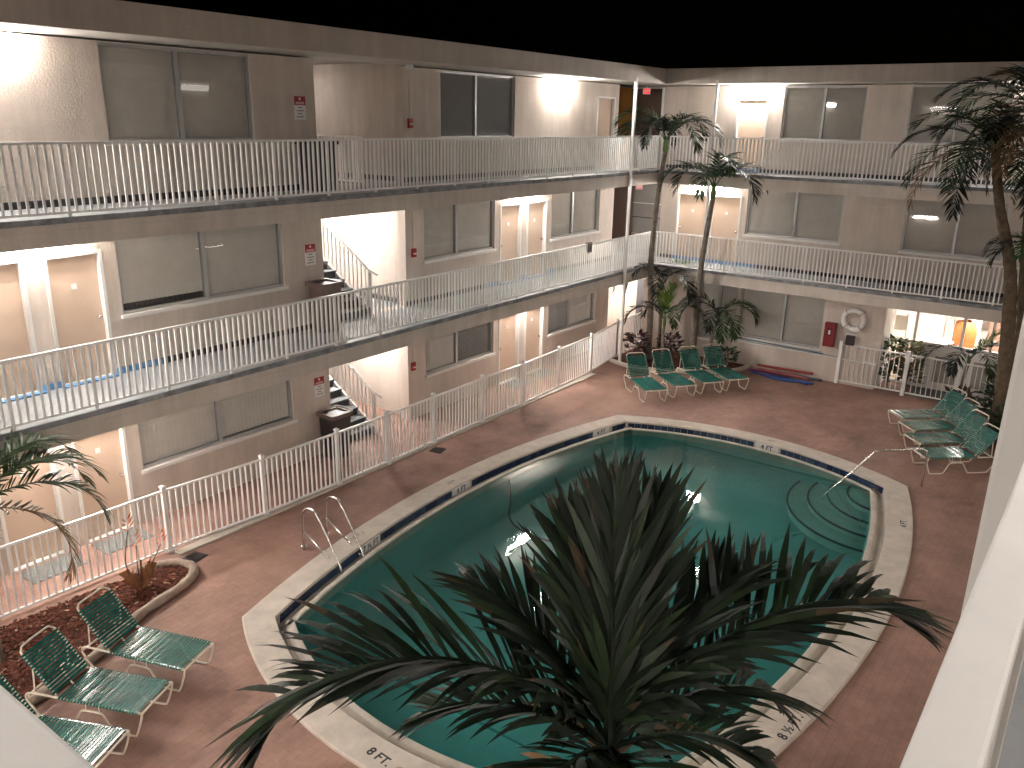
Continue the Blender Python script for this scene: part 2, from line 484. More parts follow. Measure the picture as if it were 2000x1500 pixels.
# vacuum hose lying in the pool
hp = [(12.75, 9.4, -.15), (12.4, 9.1, -.4), (11.9, 8.75, -.45), (11.6, 8.3, -.45), (11.55, 7.7, -.45), (11.7, 7.0, -.45), (11.9, 6.2, -.45), (12.1, 5.0, -.45), (11.6, 4.0, -.45), (11.3, 3.3, -.4), (11.4, 2.9, -.3), (11.8, 2.65, -.12)]
def smooth(pts, k=6):
    P = [Vector(p) for p in pts]; out = []
    for i in range(len(P) - 1):
        a = P[max(0, i-1)]; b_ = P[i]; c = P[i+1]; d_ = P[min(len(P)-1, i+2)]
        for j in range(k):
            t = j / k
            out.append(.5*((2*b_) + (c-a)*t + (2*a-5*b_+4*c-d_)*t*t + (3*b_-a-3*c+d_)*t**3))
    out.append(P[-1]); return out
tag(ob('pool_hose', MB().tube(smooth(hp), .02, 8).mesh('pool_hose', HOSE, True)), 'dark blue vacuum hose curving through the pool water', 'hose')

# ladder, handrail
lad = thing('pool_ladder', 'steel pool ladder with two curved grab rails at the left edge', 'ladder', (8.3, 9.6, 0))
for dx, dy in ((-.27, -.02), (.27, .02)):
    pts = smooth([(dx, .62+dy, 0), (dx, .60+dy, .60), (dx, .52+dy, .78), (dx, .36+dy, .82), (dx, .22+dy, .74), (dx, -.12+dy, .22), (dx, -.30+dy, -.10), (dx, -.34+dy, -.40), (dx, -.34+dy, -.9)], 5)
    ob('grab_rail', MB().tube(pts, .021, 10).mesh('grab_rail', CHROME, True), lad)
    ob('brace', MB().tube([(dx, .60+dy, .36), (dx, -.31+dy, -.12)], .017, 8).mesh('brace', CHROME, True), lad)
    ob('escutcheon', MB().lathe([(.06, 0), (.055, .02), (.03, .035)], 14).mesh('escutcheon', CHROME, True), lad, (dx, .62+dy, .055))
for z in (-.32, -.6):
    ob('tread', MB().box(-.26, .26, -.40, -.30, z, z+.03).mesh('tread', SIGNW), lad)
hr = thing('pool_handrail', 'steel handrail running from the deck down onto the corner pool steps', 'handrail', (17.2, 2.9, 0))
pts = smooth([(.30, -.44, 0), (.30, -.44, .66), (.27, -.40, .78), (.2, -.30, .81), (-.1, -.0, .81), (-.44, .34, .80), (-.50, .40, .77), (-.60, .66, .40), (-.74, 1.0, -.06), (-.80, 1.15, -.26), (-.82, 1.2, -.4)], 5)
ob('rail', MB().tube(pts, .021, 10).mesh('rail', CHROME, True), hr)

# ---------------------------------------------------------------- the motel wings
YA, WA = 11.8, 13.2
XB, WB = 23.23, 24.6
XD, WD = .19, -1.25
YC, WC = .05, -1.40
FL = [0, 2.8, 5.6]
ROOF0, ROOF1 = 8.02, 8.435

def wall_boxes(mb, axis, plane, thick, u0, u1, z0, z1, holes):
    """wall along u (x for axis 'x', y for axis 'y'), front face at plane, thickness behind; holes (u0,u1,z0,z1)"""
    us = sorted({u0, u1, *[h[0] for h in holes], *[h[1] for h in holes]})
    us = [u for u in us if u0 <= u <= u1]
    for a, b_ in zip(us, us[1:]):
        hs = sorted([(h[2], h[3]) for h in holes if h[0] <= a + 1e-6 and h[1] >= b_ - 1e-6])
        z = z0
        for h0, h1 in hs + [(z1, z1)]:
            if h0 > z + 1e-6:
                if axis == 'x': mb.box(a, b_, min(plane, plane+thick), max(plane, plane+thick), z, h0)
                else: mb.box(min(plane, plane+thick), max(plane, plane+thick), a, b_, z, h0)
            z = max(z, h1)
    return mb

def window(parent, axis, plane, sgn, u0, u1, z0, z1, mull, blinds=('v', 'v'), raise_=(0, 0)):
    """sliding window with frame, two panes and blinds. sgn: direction into the building"""
    def bx(mb, a, b_, d0, d1, c, d):
        p, q = sorted((plane + sgn*d0, plane + sgn*d1))
        return mb.box(a, b_, p, q, c, d) if axis == 'x' else mb.box(p, q, a, b_, c, d)
    mb = MB(); f = .045
    bx(mb, u0, u1, .05, .13, z0, z0+f); bx(mb, u0, u1, .05, .13, z1-f, z1)
    bx(mb, u0, u0+f, .05, .13, z0+f, z1-f); bx(mb, u1-f, u1, .05, .13, z0+f, z1-f)
    bx(mb, mull-.035, mull+.035, .045, .125, z0+f, z1-f)
    w = ob('window', mb.mesh('window', ALU), parent)
    mb = MB(); bx(mb, u0-.04, u1+.04, -.05, .05, z0-.06, z0-.002)
    ob('sill', mb.mesh('sill', WHITE), w)
    for i, (a, b_) in enumerate(((u0+f, mull-.035), (mull+.035, u1-f))):
        mb = MB(); bx(mb, a, b_, .080+.02*i, .086+.02*i, z0+f, z1-f)
        ob('pane', mb.mesh('pane', GLASS), w)
        mb = MB(); zb = z0 + .03 + raise_[i]
        kind = blinds[i]
        if kind in 'vg':
            nv = max(4, int((b_-a)/.085)); st = (b_-a)/nv
            for k in range(nv):
                x = a + k*st
                s1, s2 = plane + sgn*.165, plane + sgn*.122
                if axis == 'x': vs = [(x-.006, s1, zb), (x+st+.006, s2, zb), (x+st+.006, s2, z1), (x-.006, s1, z1)]
                else: vs = [(s1, x-.006, zb), (s2, x+st+.006, zb), (s2, x+st+.006, z1), (s1, x-.006, z1)]
                mb.add(vs, [(0, 1, 2, 3)])
        else:
            nv = int((z1-zb)/.045); st = (z1-zb)/nv
            for k in range(nv):
                z = zb + k*st
                s1, s2 = plane + sgn*.150, plane + sgn*.125
                if axis == 'x': vs = [(a, s1, z-.002), (b_, s1, z-.002), (b_, s2, z+st*.85), (a, s2, z+st*.85)]
                else: vs = [(s1, a, z-.002), (s1, b_, z-.002), (s2, b_, z+st*.85), (s2, a, z+st*.85)]
                mb.add(vs, [(0, 1, 2, 3)])
        ob('blind', mb.mesh('blind', BLINDD if kind in 'hg' else BLIND), w)
    mb = MB(); bx(mb, u0-.02, u1+.02, .26, .28, z0-.1, z1+.1)
    ob('room_back', mb.mesh('room_back', DARKIN), w)
    return w

def door(parent, axis, plane, sgn, u0, u1, z0, h=2.09, knob='r', m=None, plate=True):
    def bx(mb, a, b_, d0, d1, c, d):
        p, q = sorted((plane + sgn*d0, plane + sgn*d1))
        return mb.box(a, b_, p, q, c, d) if axis == 'x' else mb.box(p, q, a, b_, c, d)
    f = .055
    mb = MB(); bx(mb, u0+f, u1-f, .09, .13, z0+.02, z0+h-f)
    d = ob('door', mb.mesh('door', m or DOORM), parent)
    mb = MB(); bx(mb, u0, u0+f, -.015, .14, z0+.004, z0+h); bx(mb, u1-f, u1, -.015, .14, z0+.004, z0+h); bx(mb, u0+f, u1-f, -.015, .14, z0+h-f, z0+h)
    ob('door_frame', mb.mesh('door_frame', WHITE), d)
    mb = MB(); bx(mb, u0+f, u1-f, -.02, .13, z0+.004, z0+.02)
    ob('threshold', mb.mesh('threshold', SIGNW), d)
    ku = u1 - f - .07 if knob == 'r' else u0 + f + .07
    k0 = (ku, plane + sgn*.09, z0+1.0) if axis == 'x' else (plane + sgn*.09, ku, z0+1.0)
    k1 = (ku, plane + sgn*.03, z0+1.0) if axis == 'x' else (plane + sgn*.03, ku, z0+1.0)
    ob('knob', MB().tube([k0, Vector(k0).lerp(Vector(k1), .4), Vector(k0).lerp(Vector(k1), .6), k1], [.02, .016, .035, .028], 10).mesh('knob', CHROME, True), d)
    if plate:
        um = (u0+u1)/2
        mb = MB(); bx(mb, um-.045, um+.045, .082, .09, z0+1.50, z0+1.59)
        ob('number_plate', mb.mesh('number_plate', SIGNW), d)
    return d

def baseboard(parent, axis, plane, sgn, u0, u1, z, m=None):
    p, q = sorted((plane, plane - sgn*.012))
    mb = MB()
    (mb.box(u0, u1, p, q, z+.003, z+.11) if axis == 'x' else mb.box(p, q, u0, u1, z+.003, z+.11))
    return ob('baseboard', mb.mesh('baseboard', m or BASEB), parent)

# ---- wing A (left): x from -1.25 to 24.6, gallery edge YA, wall WA
wa = thing('motel_wing', 'three storey pale stucco motel wing with galleries along the left of the pool', 'building')
mb = MB()
STAIR = (11.35, 13.78)
for lv in range(3):
    z = FL[lv]; top = 8.02 if lv == 2 else z + 2.8
    holes = [(STAIR[0], STAIR[1], z, z + 2.52)]
    if lv < 2:
        holes += [(7.02, 10.36, z+.98, z+2.35), (14.40, 17.08, z+.98, z+2.35), (19.68, 22.30, z+.96, z+2.35),
                  (4.66, 5.58, z, z+2.09), (5.86, 6.78, z, z+2.09), (17.30, 18.24, z, z+2.09), (18.50, 19.44, z, z+2.09)]
    else:
        holes += [(7.14, 9.90, z+.94, z+2.40), (15.02, 17.86, z+.94, z+2.40), (21.90, 22.92, z, z+2.06)]
    wall_boxes(mb, 'x', WA, .25, -1.25, 23.14, z, top, holes)
wall = ob('wall', mb.mesh('wall', STUCCO), wa)
# upper part of stair openings + solid behind
WIN_A = [[(7.02,10.36,8.65),(14.40,17.08,15.62),(19.68,22.30,20.86)],[(7.02,10.36,8.65),(14.40,17.08,15.62),(19.68,22.30,20.86)],[(7.14,9.90,8.48),(15.02,17.86,16.35)]]
BL = [[('v','v'),('v','h'),('g','v')],[('v','v'),('v','v'),('v','v')],[('v','v'),('g','g')]]
for lv in range(3):
    for (a, b_, m_), bl in zip(WIN_A[lv], BL[lv]):
        z = FL[lv]
        rz = (.12, 0) if lv == 1 and a < 8 else ((0, .03) if lv == 0 and a < 8 else (0, 0))
        window(wa, 'x', WA, 1, a, b_, z+(.94 if lv == 2 else (.96 if a > 19 else .98)), z+(2.40 if lv == 2 else 2.35), m_, bl, rz)
for lv in range(2):
    for a, b_, kn in ((4.66,5.58,'l'),(5.86,6.78,'r'),(17.30,18.24,'l'),(18.50,19.44,'r')):
        door(wa, 'x', WA, 1, a, b_, FL[lv], 2.09, kn)
door(wa, 'x', WA, 1, 21.90, 22.92, FL[2], 2.06, 'l', None, False)
for lv in (1, 2):
    segs = [(-1.2, 4.66), (6.78, 11.35), (13.78, 17.30), (19.44, 21.90 if lv == 2 else 23.14)] if lv == 1 else [(-1.2, 11.35), (13.78, 21.90)]
    for a, b_ in segs: baseboard(wa, 'x', WA, 1, a, b_, FL[lv])
baseboard(wa, 'x', WA-.02, 1, 5.58, 5.86, FL[1], BASEBLUE)
for a, b_ in ((3.6, 4.66), (6.78, 7.6), (16.6, 17.30), (19.44, 20.2), (18.24, 18.5)):
    baseboard(wa, 'x', WA-.014, 1, a, b_, FL[1], BASEBLUE)
for a, b_ in ((4.66, 5.58), (5.86, 6.78), (17.30, 18.24), (18.50, 19.44)):
    ob('step_strip', MB().box(a, b_, WA-.13, WA-.018, FL[1]+.003, FL[1]+.03).mesh('step_strip', BASEBLUE), wa)
# slabs, fascias, roof
mb = MB()
for z in FL[1:]:
    mb.box(-1.25, STAIR[0]-.0, YA-.06, WA-.002, z-.16, z-.004)
    mb.box(STAIR[0], STAIR[1], YA-.06, WA+.02, z-.16, z-.004)
    mb.box(STAIR[1], WB-.002, YA-.06, WA-.002, z-.16, z-.004)
ob('gallery_slab', mb.mesh('gallery_slab', CEIL), wa)
for z in FL[1:]:
    ob('gallery_floor', MB().box(-1.25, WB-.004, YA-.075, WA-.004, z-.004, z).mesh('gallery_floor', GALFLOOR), wa)
    ob('slab_edge', MB().box(.3, XB-.0, YA-.095, YA-.062, z-.07, z+.012).mesh('slab_edge', SLABG), wa)
    ob('fascia', MB().box(.3, XB-.02, YA-.075, YA+.14, z-.375, z-.162).mesh('fascia', FASCIA), wa)
    mb = MB(); mb.box(.3, XB-.02, YA-.073, YA-.061, z-.16, z-.072)
    ob('fascia_strip', mb.mesh('fascia_strip', FASCIA), wa)
roof = ob('roof', MB().box(-1.3, WB+3, YA-.07, 19, ROOF0+.12, ROOF1-.05).mesh('roof', FASCIA), wa)
ob('roof_fascia', MB().box(XD+.05, XB+.0, YA-.14, YA-.072, ROOF0, ROOF1).mesh('roof_fascia', FASCIA), roof)
ob('roof_soffit', MB().box(-1.3, WB+.0, YA-.07, WA+.3, ROOF0+.03, ROOF0+.118).mesh('roof_soffit', CEIL), roof)
# stairwell passage
mb = MB()
SX = 13.93
for lv in range(3):
    z = FL[lv]; top = ROOF0 + .1 if lv == 2 else z + 2.62
    mb.box(SX, SX+.12, WA+.252, 18.6, z, top)
    mb.box(STAIR[0]-.15, STAIR[0]-.002, WA+.252, 18.6, z, top)
    mb.box(STAIR[0]-.15, SX+.12, 18.6, 18.7, z, top)
ob('stairwell_wall', mb.mesh('stairwell_wall', STUCCO), wa)
mb = MB()
for z in FL[1:]:
    mb.box(12.66, SX+.1, WA+.022, 18.6, z-.16, z-.002)
    mb.box(STAIR[0]-.1, 12.66, 17.3, 18.6, z-.16, z-.002)
ob('stairwell_floor', mb.mesh('stairwell_floor', GALFLOOR), wa)
for z in FL[1:]:
    ob('baseboard', MB().box(SX-.014, SX-.002, WA+.26, 18.5, z+.003, z+.11).mesh('baseboard', BASEB), wa)

# staircases
def stairs(z0, label):
    t = thing('staircase', label, 'stairs', (12.0, 13.2, z0))
    for k in range(16):
        y = .02 + k * .26; z = (k + 1) * .175
        st = ob('step', MB().box(-.64, .60, y, y+.30, z-.175 if k else 0.003, z-.03).mesh('step', BASEB), t)
        ob('tread', MB().box(-.64, .62, y-.025, y+.27, z-.03, z).mesh('tread', SLABG), st)
        ob('nosing', MB().box(-.64, .60, y-.030, y-.0255, z-.05, z-.004).mesh('nosing', BASEB), st)
    ob('stringer', MB().add([(.605,-.02,.0),(.605,.15,0),(.605,4.3,2.62),(.605,4.3,2.9),(.605,-.02,.14),(.645,-.02,.0),(.645,.15,0),(.645,4.3,2.62),(.645,4.3,2.9),(.645,-.02,.14)],
        [(0,1,2,3,4),(9,8,7,6,5),(0,4,9,5),(4,3,8,9),(3,2,7,8),(1,0,5,6),(2,1,6,7)]).mesh('stringer', WHITE), t)
    ob('handrail', MB().tube([(.63,-.24,.92),(.63,0.0,.98),(.63,.1,1.04),(.63,3.4,3.26 if z0 < 5 else 3.26)], .024, 8).mesh('handrail', WHITE, True), t)
    ob('newel', MB().box(.60,.66,-.03,.03,.004,1.0).mesh('newel', WHITE), t)
    bal = MB().box(-.011,.011,-.011,.011,0,.86).mesh('baluster', WHITE)
    for k in range(1, 26):
        y = k*.13; ob('baluster', bal, t, (.63, y, .17 + y*.6731))
    return t
stairs(0, 'dark treaded stair flight rising inside the ground floor opening')
stairs(2.8, 'dark treaded stair flight rising inside the second floor opening')

# ---- railings
POST_ME = {}
def railing(label, p0, p1, z, cols, group, h0=.048, h1=1.0, pitch=1.175, nb=10, name='gallery_railing', rm=None, top_w=.045, ends=True, zend=None):
    """one straight railing run from p0 to p1; cols: parts"""
    rm = rm or RAILW
    p0 = Vector(p0); p1 = Vector(p1); L = (p1-p0).length; a = atan2((p1-p0).y, (p1-p0).x)
    t = thing(name, label, 'railing' if name == 'gallery_railing' else 'fence', (p0.x, p0.y, z), a, group)
    hw = top_w / 2
    ob('top_rail', MB().box(0, L, -hw, hw, h1-.04, h1).mesh('top_rail', rm, bevel=.004), t)
    ob('bottom_rail', MB().box(0, L, -.014, .014, h0, h0+.035).mesh('bottom_rail', rm), t)
    npan = max(1, round(L / pitch)); pit = L / npan
    key = (round(h0,3), round(h1,3), rm.name)
    if key not in POST_ME:
        POST_ME[key] = (MB().box(-.021,.021,-.021,.021,0.002,h1-.041).mesh('post', rm), MB().box(-.015,.015,-.015,.015,h0+.035,h1-.04).mesh('baluster', rm))
    pm, bmsh = POST_ME[key]
    for i in range(npan + 1):
        ob('post', pm, t, (min(max(i*pit, .023), L-.023), 0, 0))
        if i < npan:
            for k in range(1, nb+1): ob('baluster', bmsh, t, (i*pit + pit*k/(nb+1) + random.uniform(-.002,.002), 0, 0), (0, random.uniform(-.004,.004), 0))
    return t
G = 'white picket railings along the galleries'
railing('long white picket railing of the top gallery on the left wing', (1.03, YA), (XB-.03, YA), FL[2], None, G, pitch=1.17)
railing('long white picket railing of the second floor gallery on the left wing', (1.03, YA), (XB-.03, YA), FL[1], None, G, pitch=1.17)
railing('white picket railing of the top gallery on the far wing', (XB, YA-.03), (XB, .1), FL[2], None, G, pitch=1.17)
railing('white picket railing of the second floor gallery on the far wing', (XB, YA-.03), (XB, .1), FL[1], None, G, pitch=1.17)
railing('short white guard railing inside the top stair opening', (12.66, WA+.1), (12.66, WA+2.4), FL[2], None, G, pitch=1.15)

# ---- wing B (far)
wb = thing('motel_wing', 'three storey motel wing closing the far end of the courtyard', 'building')
mb = MB()
wall_boxes(mb, 'y', WB, .25, -4, 12.46, FL[2], ROOF0, [(9.10,10.06,5.6,7.68), (6.44,8.68,6.56,8.0), (3.0,5.34,6.56,8.0), (-.6,1.6,6.56,8.0)])
wall_boxes(mb, 'y', WB, .25, -4, 12.24, FL[1], FL[2]-.16, [(10.72,11.74,2.8,4.89), (9.62,10.60,2.8,4.89), (6.66,9.44,3.78,5.2), (2.6,5.02,3.74,5.2), (-.5,1.5,3.74,5.2)])
# corner bay walls beside the passage
wall_boxes(mb, 'y', WB, .25, 12.46, 18, FL[2], ROOF0, [])
wall_boxes(mb, 'y', WB, .25, 12.24, 18, FL[1], FL[2]-.16, [])
wall_boxes(mb, 'y', WB, .25, 12.3, 18, 0, FL[1]-.16, [])
mb.box(23.0, 24.6, 18, 18.2, 0, ROOF0)
mb.box(22.9, 23.14, WA+.25, 18, 0, ROOF0)
ob('wall', mb.mesh('wall', STUCCO), wb)
for (a, b_, m_, z0, z1) in ((6.44,8.68,7.56,6.56,8.0),(3.0,5.34,4.2,6.56,8.0),(6.66,9.44,8.0,3.78,5.2),(2.6,5.02,3.74,3.74,5.2),(-.6,1.6,.5,6.56,8.0),(-.5,1.5,.5,3.74,5.2)):
    window(wb, 'y', WB, 1, a, b_, z0, z1, m_)
door(wb, 'y', WB, 1, 9.10, 10.06, FL[2], 2.08, 'l')
door(wb, 'y', WB, 1, 10.72, 11.74, FL[1], 2.09, 'r'); door(wb, 'y', WB, 1, 9.62, 10.60, FL[1], 2.09, 'l')
for lv, segs in ((2, [(-3.5, 9.10), (10.06, 12.46)]), (1, [(-3.5, 9.62), (11.74, 12.24)])):
    for a, b_ in segs: baseboard(wb, 'y', WB, 1, a, b_, FL[lv])
for lv, segs in ((2, [(9.1, 10.06)]), (1, [(9.0, 9.62), (9.62, 10.60), (10.72, 11.74)])):
    for a, b_ in segs: baseboard(wb, 'y', WB-.03, 1, a, b_, FL[lv], BASEBLUE)
# panels in the corner
ob('brown_panel', MB().box(WB-.03, WB-.002, 12.50, 13.55, FL[2]+.004, 7.95).mesh('brown_panel', BROWN), wb)
ob('ochre_panel', MB().box(WB-.026, WB-.002, 13.56, 15.5, FL[2]+.004, 7.98).mesh('ochre_panel', ORANGE), wb)
ob('panel_trim', MB().box(WB-.05, WB-.002, 12.44, 12.495, FL[2]+.004, 7.98).mesh('panel_trim', WHITE), wb)
sd = ob('siding_panel', MB().box(WB-.03, WB-.002, 12.28, 13.28, FL[1]+.004, 5.2).mesh('siding_panel', GREYPAN), wb)
for z in (3.46, 4.0, 4.45): ob('batten', MB().box(WB-.045, WB-.031, 12.28, 13.28, z, z+.025).mesh('batten', BASEB if z > 3.9 and z < 4.1 else WHITE), sd)
ob('brown_panel', MB().box(WB-.028, WB-.002, 13.29, 15.5, FL[1]+.004, 5.2).mesh('brown_panel', mat('umber_panel', (.20,.14,.115), .6)), wb)
# slabs
mb = MB()
for z in FL[1:]: mb.box(XB-.06, WB-.002, -4, YA-.062, z-.16, z-.004)
mb.box(XB-.06, 31, -4, YA-.062, ROOF0+.12, ROOF1-.05)
for z in FL[1:]: mb.box(23.14, WB-.002, WA, 18, z-.16, z-.004)
ob('gallery_slab', mb.mesh('gallery_slab', CEIL), wb)
for z in FL[1:]:
    ob('gallery_floor', MB().box(XB-.075, WB-.004, -4, YA-.077, z-.004, z).mesh('gallery_floor', GALFLOOR), wb)
    ob('passage_floor', MB().box(23.15, WB-.004, WA, 18, z-.003, z).mesh('passage_floor', GALFLOOR), wb)
    ob('slab_edge', MB().box(XB-.095, XB-.062, -4, YA-.097, z-.07, z+.012).mesh('slab_edge', SLABG), wb)
    ob('fascia', MB().box(XB-.075, XB+.14, -4, YA-.077, z-.375, z-.162).mesh('fascia', FASCIA), wb)
    ob('fascia_strip', MB().box(XB-.073, XB-.061, -4, YA-.075, z-.16, z-.072).mesh('fascia_strip', FASCIA), wb)
ob('roof_fascia', MB().box(XB-.14, XB-.072, -4, YA-.142, ROOF0, ROOF1).mesh('roof_fascia', FASCIA), wb)
ob('roof_soffit', MB().box(XB-.07, WB+.3, -4, YA-.072, ROOF0+.03, ROOF0+.118).mesh('roof_soffit', CEIL), wb)
# ground floor of B: wall at 23.72, windows; then lobby recess
GX = 23.72
mb = MB()
wall_boxes(mb, 'y', GX, .22, 4.95, 11.9, 0, FL[1]-.162, [(6.55, 9.02, .88, 2.40), (9.12, 10.35, .62, 2.40)])
mb.box(GX-.06, GX-.001, 4.97, 9.4, 0, .70)
ob('wall', mb.mesh('wall', STUCCO), wb)
ob('ledge', MB().box(GX-.09, GX-.002, 4.97, 9.4, .702, .74).mesh('ledge', WHITE), wb)
window(wb, 'y', GX, 1, 6.55, 9.02, .88, 2.40, 7.70)
window(wb, 'y', GX, 1, 9.12, 10.35, .62, 2.40, 9.68)
ob('service_door', MB().box(WB-.03, WB-.003, 12.42, 12.95, .02, 2.0).mesh('service_door', mat('slate_door', (.10,.095,.10), .5)), wb)
ob('return_wall', MB().box(GX+.0, GX+.22, 11.9, 12.25, 0, FL[1]-.162).mesh('return_wall', STUCCO), wb)

# lobby: storefront at x = 24.8, lit room behind
LX = 24.8
lob = thing('lobby_storefront', 'white framed glass lobby front with a brightly lit room behind the gate', 'storefront', (LX, 3, 0))
def lp(name, me): return ob(name, me, lob, (-LX, -3, 0))
mb = MB()
mb.box(LX, LX+.12, -3, 4.30, 0, 1.22); mb.box(LX, LX+.12, -3, 5.3, 2.42, 2.64)
lp('knee_wall', mb.mesh('knee_wall', WHITE))
for a in (1.2, 2.15, 3.1):
    lp('wall_panel', MB().box(LX-.02, LX-.002, a, a+.62, .22, .95).mesh('wall_panel', GREYPAN))
mb = MB()
for y in (5.21, 4.33, 3.15, 2.45, 1.4, .2): mb.box(LX-.03, LX+.06, y-.035, y+.035, 1.30 if y < 4.2 else .02, 2.42)
mb.box(LX-.03, LX+.06, -3, 5.175, 1.222, 1.298); mb.box(LX-.028, LX+.05, 4.37, 5.17, .02, .10)
lp('window_frame', mb.mesh('window_frame', WHITE))
ys = [5.21, 4.33, 3.15, 2.45, 1.4, .2]
for a, b_ in zip(ys[1:], ys):
    lp('pane', MB().box(LX+.01, LX+.016, a+.035, b_-.035, 1.30, 2.42).mesh('pane', GLASS))
lp('pane', MB().box(LX+.01, LX+.016, 4.365, 5.175, .10, 1.222).mesh('pane', GLASS))
mb = MB(); mb.box(LX+.1, 30, -3, 6.6, 2.66, 2.70); mb.box(29.6, 29.7, -3, 6.6, .02, 2.66); mb.box(LX+.3, 29.6, 6.5, 6.6, .02, 2.66); mb.box(LX+.3, 29.6, -3.1, -3, .02, 2.66)
mb.box(GX+.22, LX+.30, 4.95, 5.16, 0, 2.638)
lp('room_shell', mb.mesh('room_shell', WHITE))
lp('room_floor', MB().box(LX+.121, 29.6, -3, 6.5, .004, .02).mesh('room_floor', mat('lobby_floor', (.45,.33,.24), .4)))
LOBM = emit('lobby_light', (1, .95, .88), 150)
for y in (5.4, 2.6, .2):
    lp('ceiling_panel', MB().box(26.2, 27.4, y-.3, y+.3, 2.63, 2.655).mesh('ceiling_panel', LOBM))
for y in (4.15, 3.2):
    lp('room_column', MB().box(27.5, 27.75, y-.12, y+.12, .02, 2.66).mesh('room_column', WHITE))
lp('back_panel', MB().box(29.5, 29.59, .5, 3.4, .9, 2.5).mesh('back_panel', mat('lobby_taupe', (.24,.20,.17), .8)))
lp('back_panel', MB().box(28.9, 29.0, -.5, 3.0, .02, 1.35).mesh('back_panel', mat('lobby_rose', (.42,.24,.18), .7)))

# furniture in the lobby
ORG = mat('orange_wood', (.48, .17, .05), .5, noise=(5, .15))
tb = thing('round_table', 'small round white table inside the lit lobby window', 'table', (26.1, 3.95, .02))
ob('table_top', MB().lathe([(.42,1.03),(.44,1.05),(.44,1.07),(.42,1.08)], 28).mesh('table_top', SIGNW, False), tb)
ob('pedestal', MB().lathe([(.25,0),(.25,.03),(.04,.08),(.035,1.03)], 16).mesh('pedestal', ALU, True), tb)
ch = thing('tub_chair', 'orange tub chair behind the white lobby table', 'chair', (27.5, 3.45, .02))
pr = []
mbc = MB(); N = 18
for i, (zz, r0) in enumerate([(.35,.28),(.75,.33),(1.15,.35),(1.42,.29),(1.48,.22)]):
    for k in range(N+1):
        a = rad(-70 + 320*k/N); mbc.v.append((r0*cos(a)*1.0, r0*sin(a), zz))
for i in range(4):
    for k in range(N): mbc.f.append((i*(N+1)+k, i*(N+1)+k+1, (i+1)*(N+1)+k+1, (i+1)*(N+1)+k))
ob('shell', mbc.mesh('shell', ORG, True), ch)
ob('seat', MB().lathe([(.26,.68),(.28,.72),(.26,.80)], 20).mesh('seat', ORG, True), ch)
for a in (45,135,225,315): ob('leg', MB().tube([(.28*cos(rad(a)),.28*sin(rad(a)),.4),(.33*cos(rad(a)),.33*sin(rad(a)),0)], .02, 6).mesh('leg', CHROME), ch)
lmp = thing('table_lamp', 'white shaded lamp rising over the orange lobby chair', 'lamp', (27.3, 3.75, .02))
ob('stem', MB().lathe([(.15,0),(.14,.03),(.02,.06),(.02,1.6)], 14).mesh('stem', ALU, True), lmp)
ob('lamp_shade', MB().lathe([(.24,1.55),(.17,1.98)], 18).mesh('lamp_shade', SIGNW, True), lmp)
bs = thing('bar_chair', 'tubular chair standing by the left lobby pane', 'chair', (25.7, 4.9, .02))
for s in (-.2, .2):
    ob('leg', MB().tube(smooth([(-.2, s, 0), (-.17, s, .9), (-.22, s, 1.75), (-.18, s, 1.82)], 4), .014, 6).mesh('leg', ALU), bs)
    ob('leg', MB().tube([(.22, s, 0), (.17, s, .92)], .014, 6).mesh('leg', ALU), bs)
ob('seat', MB().box(-.2,.2,-.22,.22,.9,.95).mesh('seat', mat('cane_seat',(.55,.48,.36),.5)), bs)
ob('backrest', MB().box(-.22,-.19,-.2,.2,1.35,1.8).mesh('backrest', mat('cane_back',(.60,.55,.46),.5)), bs)

# ---- near wings C and D: the gallery the picture is taken from
wc = thing('motel_wing', 'near motel wing whose top gallery runs along the right edge', 'building')
wd = thing('motel_wing', 'near end motel wing whose railing cap shows bottom left', 'building')
mb = MB(); wall_boxes(mb, 'x', WC, -.25, -1.5, 24.6, 0, ROOF0, [])
ob('wall', mb.mesh('wall', STUCCO), wc)
mb = MB(); wall_boxes(mb, 'y', WD, -.25, WC, WA, 0, ROOF0, [])
ob('wall', mb.mesh('wall', STUCCO), wd)
mb = MB(); mc = MB()
for z in FL[1:]:
    mb.box(XD+.06, XB-.08, WC+.002, YC+.05, z-.16, z-.004); mb.box(XD+.06, XB-.08, YC-.1, YC+.052, z-.375, z-.162)
    mc.box(WD+.002, XD+.058, WC+.002, YA-.1, z-.16, z-.004); mc.box(XD-.1, XD+.056, YC+.06, YA-.1, z-.375, z-.162)
mb.box(XD+.06, XB-.08, WC-.2, YC+.12, ROOF0+.02, ROOF1); mc.box(WD-.2, XD+.05, WC-.2, YA-.15, ROOF0+.02, ROOF1)
ob('gallery_slab', mb.mesh('gallery_slab', CEIL), wc); ob('gallery_slab', mc.mesh('gallery_slab', CEIL), wd)
for z in FL[1:]:
    ob('gallery_floor', MB().box(XD+.062, XB-.082, WC+.004, YC+.052, z-.003, z).mesh('gallery_floor', GALFLOOR), wc)
    ob('gallery_floor', MB().box(WD+.004, XD+.06, WC+.004, YA-.1, z-.003, z).mesh('gallery_floor', GALFLOOR), wd)
railing('near white railing cap running away at the right edge', (XD+.03, .0325), (XB-.1, .0325), FL[2], None, G, pitch=1.17)
railing('near white railing cap at the bottom left corner', (.1675, YA-.15), (.1675, .06), FL[2], None, G, pitch=1.17, top_w=.051)

